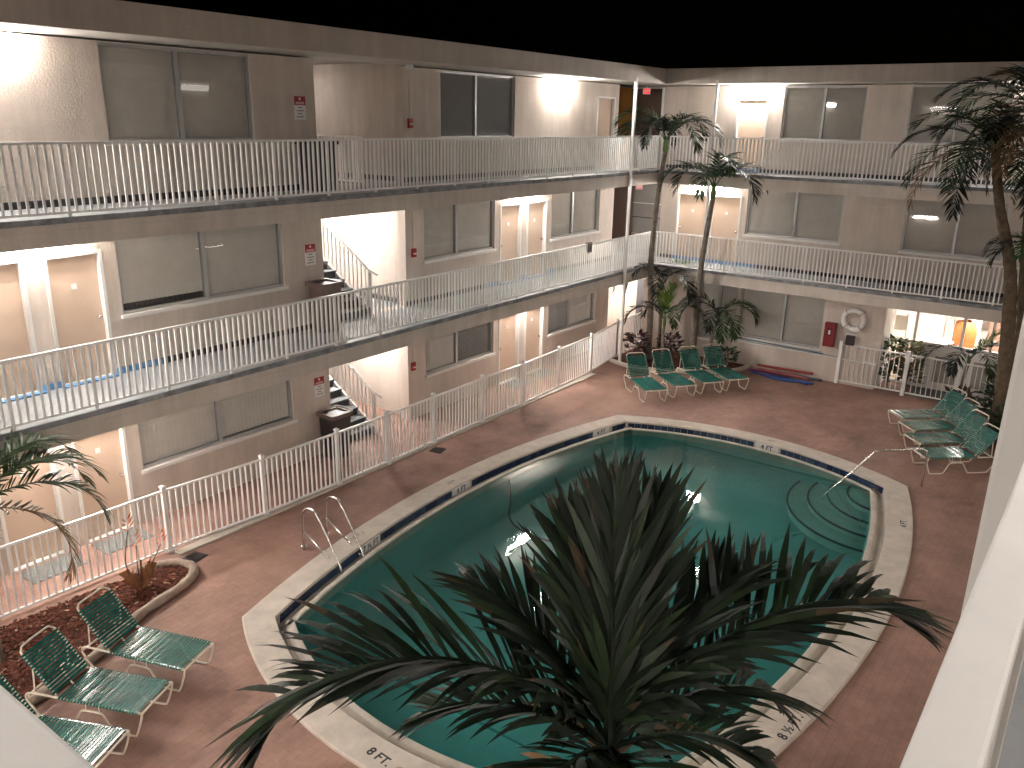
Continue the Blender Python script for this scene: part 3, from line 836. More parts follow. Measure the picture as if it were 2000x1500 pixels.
# columns
def column(label, x, y, w=.075):
    t = thing('gallery_post', label, 'post', (x, y, 0), 0, 'steel posts carrying the roof')
    h = w/2
    ob('shaft', MB().box(-h, h, -h, h, .04, ROOF0+.1).mesh('shaft', WHITE, bevel=.006), t)
    ob('base_plate', MB().box(-h*2, h*2, -h*2, h*2, .002, .04).mesh('base_plate', WHITE), t)
column('white steel post in front of the left wing beside the corner', 21.34, 11.675)
column('white steel post rising between the palms at the far wing', 23.10, 10.08)
column('near grey steel post at the right edge of the picture', 1.345, .053, .09)

# ---------------------------------------------------------------- lamps
def wall_lamp(label, x, y, z, axis, sgn, L=1.2, face=False, lens=None, body=None):
    """linear wall light; sgn = direction from the wall into the gallery"""
    t = thing('wall_light', label, 'light', (x, y, z), 0 if axis == 'x' else pi/2, 'linear gallery lights')
    s = sgn if axis == 'x' else -sgn
    def b(a0, a1, d0, d1, c, d):
        p, q = sorted((s*d0, s*d1)); return MB().box(a0, a1, p, q, c, d)
    h = L/2
    ob('back_plate', b(-h, h, .002, .02, -.09, .09).mesh('back_plate', WHITE), t)
    ob('diffuser', b(-h+.01, h-.01, .022, .085, -.085, .085).mesh('diffuser', body or LAMPM), t)
    ob('lens', b(-h+.01, h-.01, .087, .092, -.08, .08).mesh('lens', lens or LENSM), t)
    if face: ob('front_bar', b(-h, h, .098, .106, -.011, .011).mesh('front_bar', ALU), t)
    return t
for lv, nm in ((0, 'ground floor'), (1, 'second floor')):
    wall_lamp('glowing wall light above the left pair of %s doors' % nm, 5.72, WA, FL[lv]+2.30, 'x', -1)
    wall_lamp('glowing wall light above the %s doors right of the stairwell' % nm, 18.37, WA, FL[lv]+2.30, 'x', -1)
wall_lamp('glowing wall light on bare wall at the top left corner', 5.35, WA, FL[2]+2.30, 'x', -1)
wall_lamp('glowing wall light on bare top floor wall near the far corner', 19.85, WA, FL[2]+2.24, 'x', -1)
wall_lamp('glowing wall light above the second floor doors of the far wing', 24.6, 10.66, FL[1]+2.30, 'y', -1)
wall_lamp('glowing wall light above the top floor door of the far wing', 24.6, 9.55, FL[2]+2.16, 'y', -1, face=True)
wall_lamp('glowing wall light hidden behind the right palms', 24.6, 1.9, FL[2]+2.2, 'y', -1)
def ceil_lamp(label, x, y, z, L=.9, W=.2, m=None):
    t = thing('ceiling_light', label, 'light', (x, y, z), 0, 'ceiling lights')
    ob('housing', MB().box(-L/2, L/2, -W/2, W/2, -.03, -.002).mesh('housing', WHITE), t)
    ob('diffuser', MB().box(-L/2+.02, L/2-.02, -W/2+.02, W/2-.02, -.08, -.031).mesh('diffuser', m or STAIRM), t)
ceil_lamp('bright ceiling light inside the ground floor stairwell', 13.15, 14.6, FL[1]-.16, .6)
ceil_lamp('bright ceiling light inside the second floor stairwell', 13.0, 15.2, FL[2]-.16, .9)
ceil_lamp('dim unseen ceiling light added inside the top stair opening', 12.9, 16.2, ROOF0+.03, .6, .2, DIMM)  # added lamp, out of view, lifts the side wall of the opening
ceil_lamp('bright ceiling light in the ground floor corner passage', 23.85, 13.9, FL[1]-.16, .6)
for lv in range(3):
    for i, x in enumerate((4.2, 11.5, 18.5)):
        wall_lamp('gallery light of the near right wing, floor %s, bay %s' % ('one two three'.split()[lv], 'near middle far'.split()[i]), x, WC, FL[lv]+2.25, 'x', 1, lens=NEARC[lv], body=FAINTM)
    for i, y in enumerate((2.6, 9.3)):
        wall_lamp('gallery light of the near end wing, floor %s, bay %s' % ('one two three'.split()[lv], 'near far'.split()[i]), WD, y, FL[lv]+2.25, 'y', 1, lens=NEARM[lv])

ceil_lamp('unseen ceiling light added over the near gallery corner to brighten its railing', 1.6, -.75, ROOF0+.02, .9, .2, DIMM)  # unseen lamp added to whiten the near railing caps

# exit signs
def exit_sign(label, x, y, z, m):
    t = thing('exit_sign', label, 'exit sign', (x, y, z), rad(38), 'exit signs')
    ob('case', MB().box(-.03,.03,-.11,.11,-.085,.085).mesh('case', SIGNW), t)
    ob('face', MB().box(-.036,-.031,-.10,.10,-.075,.075).mesh('face', m), t)
    ob('lettering', text_mesh('EXIT', .085, mat('exit_letter', (.75,.7,.7), .5)), t, (-.0385, 0, 0), (pi/2, 0, -pi/2))
    ob('stem', MB().box(-.01,.01,-.01,.01,.085,.16).mesh('stem', SIGNW), t)
exit_sign('glowing red exit sign hanging at the top corner passage', 24.0, 12.75, 7.86, EXITM)
exit_sign('pale pink exit sign hanging at the second floor corner', 24.0, 12.8, 5.02, EXITM2)

# ---------------------------------------------------------------- pool fence along the left walk
NODES = [(2.4,12.0),(6.6,11.88),(8.42,11.72),(10.15,11.68),(11.5,11.67),(12.98,11.69),(14.74,11.72),(16.4,11.70),(18.1,11.76),(19.9,11.84),(21.9,12.15),(24.2,12.24)]
fence = thing('pool_fence', 'white picket pool fence along the left walkway', 'fence', (0, 0, 0))
fpost = MB().box(-.032,.032,-.032,.032,.002,1.17).mesh('post', RAILW)
fcap = MB().add([(-.042,-.042,1.17),(.042,-.042,1.17),(.042,.042,1.17),(-.042,.042,1.17),(-.042,-.042,1.195),(.042,-.042,1.195),(.042,.042,1.195),(-.042,.042,1.195),(0,0,1.225)],
    [(0,3,2,1),(0,1,5,4),(1,2,6,5),(2,3,7,6),(3,0,4,7),(4,5,8),(5,6,8),(6,7,8),(7,4,8)]).mesh('post_cap', RAILW)
fpick = MB().box(-.012,.012,-.012,.012,.085,1.09).mesh('picket', RAILW)
fboot = MB().box(-.055,.055,-.055,.055,.003,.05).mesh('post_foot', RAILW)
for i in range(len(NODES)-1):
    p, q = Vector(NODES[i]), Vector(NODES[i+1]); L = (q-p).length; a = atan2((q-p).y, (q-p).x)
    ob('rail', MB().box(.033, L-.033, -.018, .018, 1.09, 1.125).mesh('rail', RAILW), fence, (p.x, p.y, 0), (0,0,a))
    ob('rail', MB().box(.033, L-.033, -.018, .018, .05, .085).mesh('rail', RAILW), fence, (p.x, p.y, 0), (0,0,a))
    k = round(L/.108)
    for j in range(1, k):
        w = p.lerp(q, j/k); ob('picket', fpick, fence, (w.x, w.y, 0), (random.uniform(-.004,.004), random.uniform(-.004,.004), a))
for i, p in enumerate(NODES):
    po = ob('post', fpost, fence, (p[0], p[1], 0)); ob('post_cap', fcap, po); ob('post_foot', fboot, po)
ob('kerb', MB().box(6.62, 19.9, 11.62, 11.80, .001, .035).mesh('kerb', COPING), fence)
# gate fence at the lobby
gf = thing('lobby_gate_fence', 'white picket fence and gate in front of the lobby', 'fence', (23.64, 5.95, 0))
def gpan(y0, y1, x0=0):
    ob('rail', MB().box(-.018,.018,-(y1),-(y0),1.13,1.165).mesh('rail', RAILW), gf, (x0,0,0)); ob('rail', MB().box(-.018,.018,-(y1),-(y0),.08,.115).mesh('rail', RAILW), gf, (x0,0,0))
    k = round((y1-y0)/.125)
    me = MB().box(-.009,.009,-.009,.009,.115,1.13).mesh('picket', RAILW)
    for j in range(1, k): ob('picket', me, gf, (x0, -(y0 + (y1-y0)*j/k), 0))
gpan(.03, 1.68); gpan(1.82, 2.95, -.02); gpan(3.05, 4.4)
gp = MB().box(-.045,.045,-.045,.045,.002,1.24).mesh('post', RAILW)
for y in (0, 1.75, 3.0, 4.45): ob('post', gp, gf, (0, -y, 0))
ob('latch', MB().box(-.06,.03,-.04,.04,.98,1.08).mesh('latch', SIGNW), gf, (-.02,-1.85,0))

# ---------------------------------------------------------------- loungers
def make_lounger():
    t = thing('pool_lounger', '', 'lounger', (0,0,0), 0, 'green strap pool loungers')
    H = .36; W = .29; SL = 1.16; BL_ = .72; BA = rad(52)
    for s in (-1, 1):
        y = s*W
        ob('side_frame', MB().tube(smooth([(.0,y,H),(.02,y,.26),(.10,y,.05),(.16,y,.018),(.36,y,.018),(.43,y,.05),(.52,y,.22),(.58,y,.25),(.78,y,.25),(.85,y,.21),(.95,y,.05),(1.02,y,.018),(1.36,y,.018),(1.43,y,.05),(1.58,y,.26),(1.56,y,.34),(1.48,y,H)],3), .0135, 7).mesh('side_frame', FRAMEC, True), t)
        ob('seat_rail', MB().tube([(0,y,H),(1.50,y,H)], .0135, 7).mesh('seat_rail', FRAMEC, True), t)
        for x in (.58,.76): ob('stub', MB().tube([(x,y,.25),(x,y,H)], .007, 5).mesh('stub', FRAMEC), t)
        ob('prop', MB().tube([(SL+.30,y*.96,H),(SL+.62*cos(BA)*.7,y*.96,H+.62*sin(BA)*.7)], .010, 6).mesh('prop', FRAMEC), t)
    ob('foot_bar', MB().tube([(0,-W,H),(0,W,H)], .0135, 7).mesh('foot_bar', FRAMEC, True), t)
    ob('rear_bar', MB().tube([(1.56,-W,.31),(1.56,W,.31)], .0135, 7).mesh('rear_bar', FRAMEC, True), t)
    c, s_ = cos(BA), sin(BA); Wb = W - .02
    def bp(u, y): return (SL + u*c, y, H + .01 + u*s_)
    ob('back_frame', MB().tube(smooth([bp(0,-Wb),bp(.3,-Wb),bp(BL_-.1,-Wb),bp(BL_-.03,-Wb+.03),bp(BL_,-Wb+.1),bp(BL_,Wb-.1),bp(BL_-.03,Wb-.03),bp(BL_-.1,Wb),bp(.3,Wb),bp(0,Wb)],3), .0135, 7).mesh('back_frame', FRAMEC, True), t)
    def strap_me(w):
        mb = MB(); ws = .0165
        prof = [(-w-.017,-.008),(-w-.016,.012),(-w+.01,.0165),(0,.012),(w-.01,.0165),(w+.016,.012),(w+.017,-.008)]
        for yy, zz in prof: mb.v += [(-ws,yy,zz),(ws,yy,zz)]
        for k in range(len(prof)-1): mb.f.append((2*k,2*k+1,2*k+3,2*k+2))
        k = len(mb.v)
        mb.v += [(x,y,z-.004) for x,y,z in mb.v[:k]]
        for j in range(len(prof)-1): mb.f.append((k+2*j+2,k+2*j+3,k+2*j+1,k+2*j))
        for j in range(len(prof)-1): mb.f += [(2*j+2,k+2*j+2,k+2*j,2*j),(2*j+1,k+2*j+1,k+2*j+3,2*j+3)]
        return mb.mesh('strap', STRAP)
    m1, m2 = strap_me(W), strap_me(Wb)
    for k in range(25): ob('strap', m1, t, (.06 + k*.0435, 0, H), (0, random.uniform(-.06,.06), random.uniform(-.008,.008)))
    for k in range(14):
        u = .05 + k*.0435; p = bp(u, 0); ob('strap', m2, t, p, (0, -BA + random.uniform(-.1,.1), 0))
    return t
SPOTS = [(4.97,8.55,109.6,'upper of the two whole green loungers beside the mulch bed at left'),
 (4.20,8.24,113.6,'lower of the two whole green loungers beside the mulch bed at left'),
 (3.43,7.85,115.5,'green lounger half hidden by the bottom left railing cap'),
 (18.69,9.08,50.5,'leftmost green lounger in the row of four under the corner palms'),
 (19.56,8.66,54,'second from left green lounger in the row of four under the corner palms'),
 (20.32,8.22,53,'third from left green lounger in the row of four under the corner palms'),
 (21.03,7.80,54,'rightmost green lounger in the row of four, nearest the pool noodles'),
 (20.72,3.76,-47,'farthest green lounger of the right hand four, next to the gate'),
 (20.03,3.37,-46,'second farthest green lounger of the right hand four'),
 (19.22,3.07,-46,'second nearest green lounger of the right hand four'),
 (18.38,2.74,-47,'nearest green lounger of the right hand four, by the handrail')]
l0 = make_lounger()
for i, (x, y, a, lab) in enumerate(SPOTS):
    o = l0 if i == 0 else copy_tree(l0)
    o.location = (x, y, .0); o.rotation_euler = (0, 0, rad(a)); o['label'] = lab

# ---------------------------------------------------------------- palms
def frond_mesh(name, L, elev, droop, nl, ll, lw, ang=(40, 65), hang=.5, vee=.25, seed=0, m=None, pw=1.3, start=.14, rr=.014, curl=0, dry=0):
    marks = []
    rnd = random.Random(seed)
    mb = MB(); N = 26; p = Vector((0,0,0)); pts = [p.copy()]; tans = []
    for i in range(N):
        t = (i + .5) / N
        e = rad(elev - droop * t**pw); az = rad(curl) * t * t
        d = Vector((cos(e)*cos(az), cos(e)*sin(az), sin(e))); tans.append(d)
        p = p + d * (L / N); pts.append(p.copy())
    mb.tube(pts, [rr * (1 - .85 * i / N) for i in range(N + 1)], 5)
    for k in range(nl):
        t = start + (1 - start) * (k + rnd.uniform(-.25, .25)) / (nl - 1)
        t = min(.995, max(start, t))
        f_ = t * N; i = min(N - 1, int(f_)); P = pts[i].lerp(pts[i+1], f_ - i); T = tans[i]
        prof = min(1.0, .45 + 2.2 * (t - start)) * (1 - .62 * max(0, (t - .55) / .45) ** 1.6)
        for s in (-1, 1):
            S = T.cross(Vector((0,0,1)))
            S = Vector((0,-1,0)) if S.length < .05 else S.normalized()
            S = S * s
            Nn = S.cross(T) * s
            if Nn.z < 0 and abs(T.z) < .95: Nn = -Nn
            A = rad(ang[1] + (ang[0] - ang[1]) * t + rnd.uniform(-11, 11))      # angle away from the rachis
            v = vee + rnd.uniform(-.15, .15)
            D = (T * cos(A) + S * sin(A) + Nn * v * sin(A)).normalized()
            ln = ll * prof * rnd.uniform(.72, 1.12); hg = hang * rnd.uniform(.6, 1.4)
            q = P.copy(); ns = 5; rows = []
            wv = Nn.cross(D).normalized(); wv = (wv + Nn * rnd.uniform(-.5, .5)).normalized()
            for j in range(ns + 1):
                u = j / ns
                w = lw * (.35 + 1.1 * u if u < .45 else .845 * (1 - ((u - .45) / .55) ** 1.5)) * .5
                rows.append((q + wv * w, q - wv * w))
                D = (D + Vector((0,0,-1)) * hg * (.25 + u) / ns).normalized()
                q = q + D * (ln / ns)
            b = len(mb.v)
            for r in rows: mb.v += [tuple(r[0]), tuple(r[1])]
            dt = rnd.random(); lt = rnd.random()
            for j in range(ns):
                if dt < dry and j >= ns - (1 if dt < dry*.7 else 2): marks.append((len(mb.f), 1))
                elif lt < .22 and dry: marks.append((len(mb.f), 2))
                mb.f.append((b+2*j, b+2*j+1, b+2*j+3, b+2*j+2))
    me = mb.mesh(name, m or LEAF[0])
    if dry:
        me.materials.append(LEAFTIP); me.materials.append(LEAFMID)
        for f_i, mi in marks: me.polygons[f_i].material_index = mi
    return me

def trunk_mesh(pts, r0, r1, m, n=10, ring=.09):
    P = smooth(pts, 10); out = []; rs = []
    for i, q in enumerate(P):
        t = i / (len(P) - 1); out.append(q); rs.append((r0 + (r1 - r0) * t) * (1 + (.05 if i % 2 else -.03)) * (1.35 - .35 * min(1, t * 9) if t < .12 else 1))
    return MB().tube(out, rs, n).mesh('trunk', m, True)

def palm(label, base, pts, r0, r1, fronds, m_tr=TRUNK, shaft=True, name='palm_tree', group=None, shaft_len=.45, shaft_r=None):
    t = thing(name, label, 'palm', base, 0, group)
    ob('trunk', trunk_mesh(pts, r0, r1, m_tr), t)
    c = Vector(pts[-1])
    if shaft:
        sr = shaft_r or r1 * 1.15
        ob('crownshaft', MB().lathe([(r1, -.02), (sr*1.15, .08), (sr, shaft_len*.6), (sr*.55, shaft_len)], 12).mesh('crownshaft', SHAFT, True), t, tuple(c))
        c = c + Vector((0, 0, shaft_len * .75))
    for me, az, tilt in fronds:
        ob('frond', me, t, tuple(c + Vector((.04*cos(rad(az)), .04*sin(rad(az)), 0))), (0, rad(-tilt), rad(az)))
    return t

# frond stock for the middle distance palms (Christmas palm type: short, strongly arched)
FA = [frond_mesh('frond', 2.0, 60, 150, 52, .60, .042, (32, 58), 1.1, .5, 10+i, LEAF[i % 2], 1.25) for i in range(3)]
FS = [frond_mesh('frond', 1.45, 60, 140, 40, .46, .038, (32, 58), 1.0, .5, 20+i, LEAF[i % 2], 1.25) for i in range(2)]
FUP = frond_mesh('frond', 1.0, 84, 30, 34, .42, .032, (22, 42), .3, .3, 33, LEAFY, 1.2)
FBIG = [frond_mesh('frond', 2.3, 48, 105, 44, .62, .042, (35, 62), .9, .3, 40+i, [LEAF[0], LEAF[1], LEAFDRY][i], 1.3) for i in range(3)]

palm('taller of the two slim palms beside the corner post', (22.35, 11.25, 0), [(0,0,0),(.03,.04,1.5),(0,.12,3.2),(-.02,.02,5.0),(.0,-.1,6.15)], .10, .065,
     [(FA[0],20,0),(FA[1],80,4),(FA[2],135,-4),(FA[0],185,2),(FA[1],240,-2),(FA[2],300,3),(FA[0],340,10),(FA[1],110,20)], group='palms in the corner bed')
palm('shorter of the two slim palms, leaning toward the far wing', (22.75, 9.98, 0), [(0,0,0),(-.02,-.02,1.5),(-.05,-.06,3.0),(-.12,-.20,4.3),(-.15,-.28,4.95)], .095, .065,
     [(FA[1],10,2),(FA[2],70,-4),(FA[0],130,4),(FA[1],190,0),(FA[2],250,-3),(FA[0],310,4),(FA[1],220,24)], group='palms in the corner bed')
palm('small bright green palm behind the second lounger', (22.0, 10.62, 0), [(0,0,0),(.02,0,.5),(0,.02,1.0),(0,.0,1.22)], .055, .045,
     [(FUP,0,0),(FS[0],126,-4),(FS[1],-54,0),(FS[0],60,-6),(FS[1],220,4),(FUP,200,-10)], group='palms in the corner bed', shaft_len=.3)
palm('dark palm crown tucked behind the slim trunks', (23.2, 11.35, 0), [(0,0,0),(.02,0,1.0),(0,.02,1.7),(0,0,2.0)], .06, .05,
     [(FA[0],126,-6),(FA[1],-54,-4),(FA[2],200,0),(FA[0],160,6),(FA[1],-20,4),(FA[2],240,-4)], group='palms in the corner bed', shaft_len=.3)
palm('small arching palm in front of the ground floor window', (22.85, 9.55, 0), [(0,0,0),(.03,-.04,.5),(.05,-.12,1.1),(.05,-.22,1.45)], .05, .04,
     [(FS[0],130,-6),(FS[1],-50,-8),(FS[0],190,-14),(FS[1],-90,-6),(FS[0],100,4),(FS[1],230,-26),(FS[1],210,-30)], group='palms in the corner bed', shaft_len=.25)
palm('small palm in front of the lobby windows', (24.1, 2.85, 0), [(0,0,0),(.0,.02,.4),(.03,0,.8),(.05,-.03,1.05)], .05, .04,
     [(FUP,-60,-22),(FS[0],120,-8),(FS[1],-40,-4),(FS[0],170,-10),(FS[1],215,-8),(FS[0],-90,4)], shaft_len=.2)
# right hand clump: thick leaning trunks
rp = [('front trunk of the tall palm clump at right', (21.4,1.62,0), [(0,0,0),(0,.08,1.2),(0,.22,2.6),(0,.42,4.0),(.05,.85,5.3),(.1,1.15,6.5)], .19, .085, 0, 0),
      ('straight trunk of the tall palm clump at right', (21.75,1.45,0), [(0,0,0),(.05,.1,2),(.05,.35,4),(.1,.55,5.6),(.1,.75,7.3)], .13, .08, 40, 1),
      ('outermost trunk of the tall palm clump at the right edge', (21.9,1.05,0), [(0,0,0),(0,.1,2),(.0,.35,4),(.05,.32,5.2),(.1,.42,7.1)], .12, .08, 75, 0)]
for lab, base, pts, r0, r1, az0, k in rp:
    fr = [(FBIG[(j + k) % 2 if j % 7 else 2], az0 + j*137.5 + random.uniform(-8, 8), 22 - j*4.6 + random.uniform(-6, 6)) for j in range(17)]
    palm(lab, base, pts, r0, r1, fr, TRUNKD, False, group='tall palm clump')
palm('low palm crown between the tall trunks at right', (21.6, 1.1, 0), [(0,0,0),(.0,.1,2),(0,.3,3.6),(0,.35,4.3)], .06, .05,
     [(FS[0],126,-6),(FS[1],-54,-4),(FS[0],200,0),(FS[1],160,6),(FS[0],-20,4),(FS[1],240,-4),(FS[0],90,0)], TRUNKD, False, group='tall palm clump')
# left edge palm in the mulch bed
FL_ = [frond_mesh('frond', 1.9, 50, 110, 40, .55, .045, (35, 60), .85, .35, 60+i, [LEAF[1], LEAFDRY][i], 1.3) for i in range(2)]
palm('palm at the left edge arching over the mulch bed', (3.5, 10.95, 0), [(0,0,0),(.02,.0,.8),(0,.02,1.5),(0,0,1.98)], .09, .07,
     [(FL_[0],16,4),(FL_[0],9,-10),(FL_[0],-2,-4),(FL_[0],-14,-22),(FL_[0],44,-6),(FL_[0],90,0),(FL_[0],150,0),(FL_[0],200,4),(FL_[0],250,-4),(FL_[1],-12,-56)], TRUNK, True, shaft_len=.35)

# foreground palm below the camera
fg = thing('palm_tree', 'large dark palm crown in the foreground in front of the pool', 'palm', (3.1, 1.63, 0))
ob('trunk', trunk_mesh([(0,0,0),(.05,.02,1.4),(0,.0,2.8),(0,0,3.6)], .15, .10, TRUNKD), fg)
ob('crownshaft', MB().lathe([(.10,0),(.12,.1),(.10,.25),(.05,.4)], 14).mesh('crownshaft', TRUNKD, True), fg, (0,0,3.5))
FG = [ # az, elev, droop, L, ang, hang, leaflet length, width, pow, vee, pairs
 (126, 57, 128, 2.25, (24, 54), .85, .78, .054, 1.12, .5, 64),
 (40, 85, 14, 1.32, (12, 28), .18, .64, .058, 1.5, .25, 44),
 (62, 77, 24, 1.15, (14, 34), .26, .62, .058, 1.5, .25, 40),
 (8, 78, 26, 1.25, (14, 34), .26, .64, .058, 1.5, .25, 42),
 (28, 68, 34, 1.0, (14, 36), .3, .60, .056, 1.5, .25, 38),
 (-34, 54, 96, 2.15, (24, 54), .8, .74, .054, 1.2, .5, 62),
 (88, 62, 66, 1.15, (20, 46), .5, .58, .052, 1.3, .45, 38),
 (-14, 60, 60, 1.25, (20, 46), .5, .60, .052, 1.3, .45, 40),
 (112, 34, 80, 1.1, (24, 54), .8, .50, .048, 1.2, .4, 34),
 (-28, 34, 90, 1.3, (24, 54), .9, .56, .048, 1.2, .4, 36),
 (-50, 26, 80, .95, (26, 56), .9, .50, .048, 1.2, .3, 28),
 (215, 34, 80, .9, (26, 56), .8, .48, .046, 1.2, .3, 28),
 (-125, 34, 80, .8, (26, 56), .8, .46, .046, 1.2, .3, 26),
 (178, 40, 70, .75, (26, 56), .8, .42, .046, 1.2, .3, 26),
]
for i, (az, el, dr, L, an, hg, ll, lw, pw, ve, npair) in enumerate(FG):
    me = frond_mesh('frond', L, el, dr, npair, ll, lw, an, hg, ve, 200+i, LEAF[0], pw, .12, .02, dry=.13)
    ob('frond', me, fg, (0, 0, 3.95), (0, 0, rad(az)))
for i, az in enumerate((70, 150, -20)):
    me = frond_mesh('dead_frond', .8, 30, 90, 10, .35, .05, (30, 60), .8, .2, 300+i, LEAFDRY, 1.2, .3, .018)
    ob('dead_frond', me, fg, (0, 0, 3.85), (0, 0, rad(az)))

# ---------------------------------------------------------------- beds, plants, small things
bed = thing('mulch_bed', 'reddish mulch planting bed with rounded concrete edging at left', 'planter', (4.5, 11.2, 0))
edge = [(1.5,9.6),(2.6,9.62),(3.6,9.80),(4.3,10.0),(5.2,10.45),(6.0,10.66),(6.35,10.84),(6.48,11.08),(6.40,11.36),(6.15,11.52),(5.85,11.60)]
E2 = smooth([(x-4.5,y-11.2,.07) for x,y in edge], 5)
rr_ = random.Random(3)
ob('edging', MB().tube(E2, [.072*rr_.uniform(.85,1.15) for _ in E2], 9).mesh('edging', KERBM, True), bed)
mb = MB(); poly = [(v.x,v.y) for v in E2] + [(-3.0,.62),(-3.0,-1.6)]
mb.v += [(x,y,.045) for x,y in poly]; mb.f.append(tuple(range(len(poly))))
ob('soil', mb.mesh('soil', MULCHB), bed)
# bark chips
def inpoly(x, y, P):
    c = False; j = len(P)-1
    for i in range(len(P)):
        if (P[i][1] > y) != (P[j][1] > y) and x < (P[j][0]-P[i][0])*(y-P[i][1])/(P[j][1]-P[i][1])+P[i][0]: c = not c
        j = i
    return c
def chips(n, inside, z, seed):
    r = random.Random(seed); mb = MB(); k = 0
    while k < n:
        q = inside(r)
        if q is None: continue
        x, y = q; a = r.uniform(0, pi); l = r.uniform(.015,.05); w = r.uniform(.008,.02); zz = z + r.uniform(0,.02); t = r.uniform(-.012,.012)
        ca, sa = cos(a), sin(a)
        v = [(x+ca*u*l-sa*v_*w, y+sa*u*l+ca*v_*w, zz+u*t+h) for h in (0,.008) for u,v_ in ((-1,-1),(1,-1),(1,1),(-1,1))]
        mb.add(v, [(4,5,6,7),(0,1,5,4),(1,2,6,5),(2,3,7,6),(3,0,4,7)]); k += 1
    return mb
def ins1(r):
    x, y = r.uniform(-3, 2), r.uniform(-1.6, .6); return (x, y) if inpoly(x, y, poly) else None
for i, (cn, cc) in enumerate(((3800,(.13,.045,.03)),(1500,(.07,.03,.02)),(420,(.34,.22,.15)))):
    c = ob('bark_chips', chips(cn, ins1, .047, 5+i).mesh('bark_chips', mat('bark_%d'%i, cc, .9, .15, noise=(20,.3))), bed); c['kind'] = 'stuff'
# heliconia-like plant
hel = thing('flowering_plant', 'spindly plant with orange red flower spikes in the mulch bed', 'plant', (5.62, 11.05, .04))
STEM = mat('reddish_stem', (.13,.055,.03), .6); FLOW = mat('orange_bract', (.45,.075,.015), .5)
for i, (dx, dy, h, lean) in enumerate(((-.16,.06,1.05,.10),(.03,.10,.72,.02),(.16,-.02,.66,.22),(-.05,-.08,.40,-.1),(.10,.08,.45,.15))):
    top = (dx+lean, dy, h)
    ob('stem', MB().tube(smooth([(dx*.4,dy*.4,0),(dx,dy,h*.5),top],4), .008, 5).mesh('stem', STEM), hel)
    if i < 3:
        mb = MB()
        for k in range(6):
            z = h + k*.035; s = 1 if k % 2 else -1; ln = .14 - .012*k
            mb.add([(top[0],top[1],z-.012),(top[0]+s*ln*.5,top[1]+.02,z+.035),(top[0]+s*ln,top[1],z+.09),(top[0]+s*ln*.45,top[1]-.02,z+.02)], [(0,1,2),(0,2,3)])
        ob('flower_spike', mb.mesh('flower_spike', FLOW), hel)
mb = MB()
for k in range(11):
    a = k*2.4; l = rr_.uniform(.18,.38); z = rr_.uniform(.18,.5)
    mb.add([(0,0,.02),(cos(a+.06)*l*.4,sin(a+.06)*l*.4,z),(cos(a)*l*.8,sin(a)*l*.8,z*.8),(cos(a-.06)*l*.4,sin(a-.06)*l*.4,z)], [(0,1,2),(0,2,3)])
ob('basal_leaves', mb.mesh('basal_leaves', mat('dry_bract', (.26,.12,.05), .6, noise=(5,.3))), hel)

# corner bed under the far palms
cb = thing('corner_bed', 'dark planting bed with pale edging in the far corner', 'planter', (22.4, 10.6, 0))
e2 = smooth([(x-22.4,y-10.6,.05) for x,y in ((21.35,12.0),(21.15,11.2),(21.3,10.5),(21.7,9.7),(22.4,8.9),(23.0,8.55),(23.6,8.5))],5)
ob('edging', MB().tube(e2, .07, 8).mesh('edging', COPING, True), cb)
poly2 = [(v.x,v.y) for v in e2] + [(1.24,-2.0),(1.24,1.55),(-.9,1.5)]
mb = MB(); mb.v += [(x,y,.03) for x,y in poly2]; mb.f.append(tuple(range(len(poly2))))
ob('soil', mb.mesh('soil', MULCHB), cb)
def shrub(label, base, n, r, h, m, ll=.14, seed=0, group=None, name='shrub'):
    t = thing(name, label, 'shrub', base, 0, group); q = random.Random(seed)
    mb = MB(); st = MB()
    for k in range(max(5, n//22)):
        a = q.uniform(0, 2*pi); rr2 = r*q.uniform(.2,.8); st.tube([(0,0,0),(cos(a)*rr2*.5,sin(a)*rr2*.5,h*.45),(cos(a)*rr2,sin(a)*rr2,h*q.uniform(.6,.95))], [.012,.008,.004], 5)
    for k in range(n):
        u = q.uniform(0,1)**.5; a = q.uniform(0,2*pi); z = h*(.15+.85*q.uniform(0,1)**.8); rad_ = r*u*sqrt(max(.1,1-(z/h-.45)**2*1.6))*q.uniform(.75,1.1)
        P = Vector((cos(a)*rad_, sin(a)*rad_, z)); D = Vector((cos(a+q.uniform(-.8,.8)),sin(a+q.uniform(-.8,.8)),q.uniform(-.3,.9))).normalized()
        S = D.cross(Vector((q.uniform(-1,1),q.uniform(-1,1),1))).normalized(); l = ll*q.uniform(.6,1.2); w = l*.24
        mb.add([P, P+D*l*.45+S*w, P+D*l, P+D*l*.45-S*w], [(0,1,2,3)])
    ob('foliage', mb.mesh('foliage', m), t); ob('stems', st.mesh('stems', TRUNKD), t)
    return t
SHR = mat('shrub_leaf', (.025,.05,.02), .45, .4, noise=(4,.4)); SHRR = mat('cordyline_leaf', (.06,.022,.02), .5, noise=(4,.4)); SHRG = mat('hedge_leaf', (.035,.085,.02), .45, noise=(4,.4))
shrub('dark leafy plant at the fence end of the corner bed', (21.95,11.45,.03), 170, .32, .85, SHRR, .22, 1, 'small plants in the corner bed')
shrub('dark leafy plant between the slim palm trunks', (22.75,10.75,.03), 150, .30, .75, SHRR, .22, 2, 'small plants in the corner bed')
shrub('low dark plant beside the rightmost lounger of the four', (23.15,9.05,.03), 120, .26, .55, SHR, .18, 3, 'small plants in the corner bed')
shrub('leafy potted plant against the lobby glass', (24.3,4.75,0), 420, .34, 1.35, SHRG, .18, 4, 'plants by the lobby')
shrub('spiky plant with pale leaves against the lobby glass', (24.42,4.3,0), 240, .32, 1.25, mat('croton_leaf',(.16,.15,.05),.5,noise=(4,.5)), .24, 5, 'plants by the lobby')
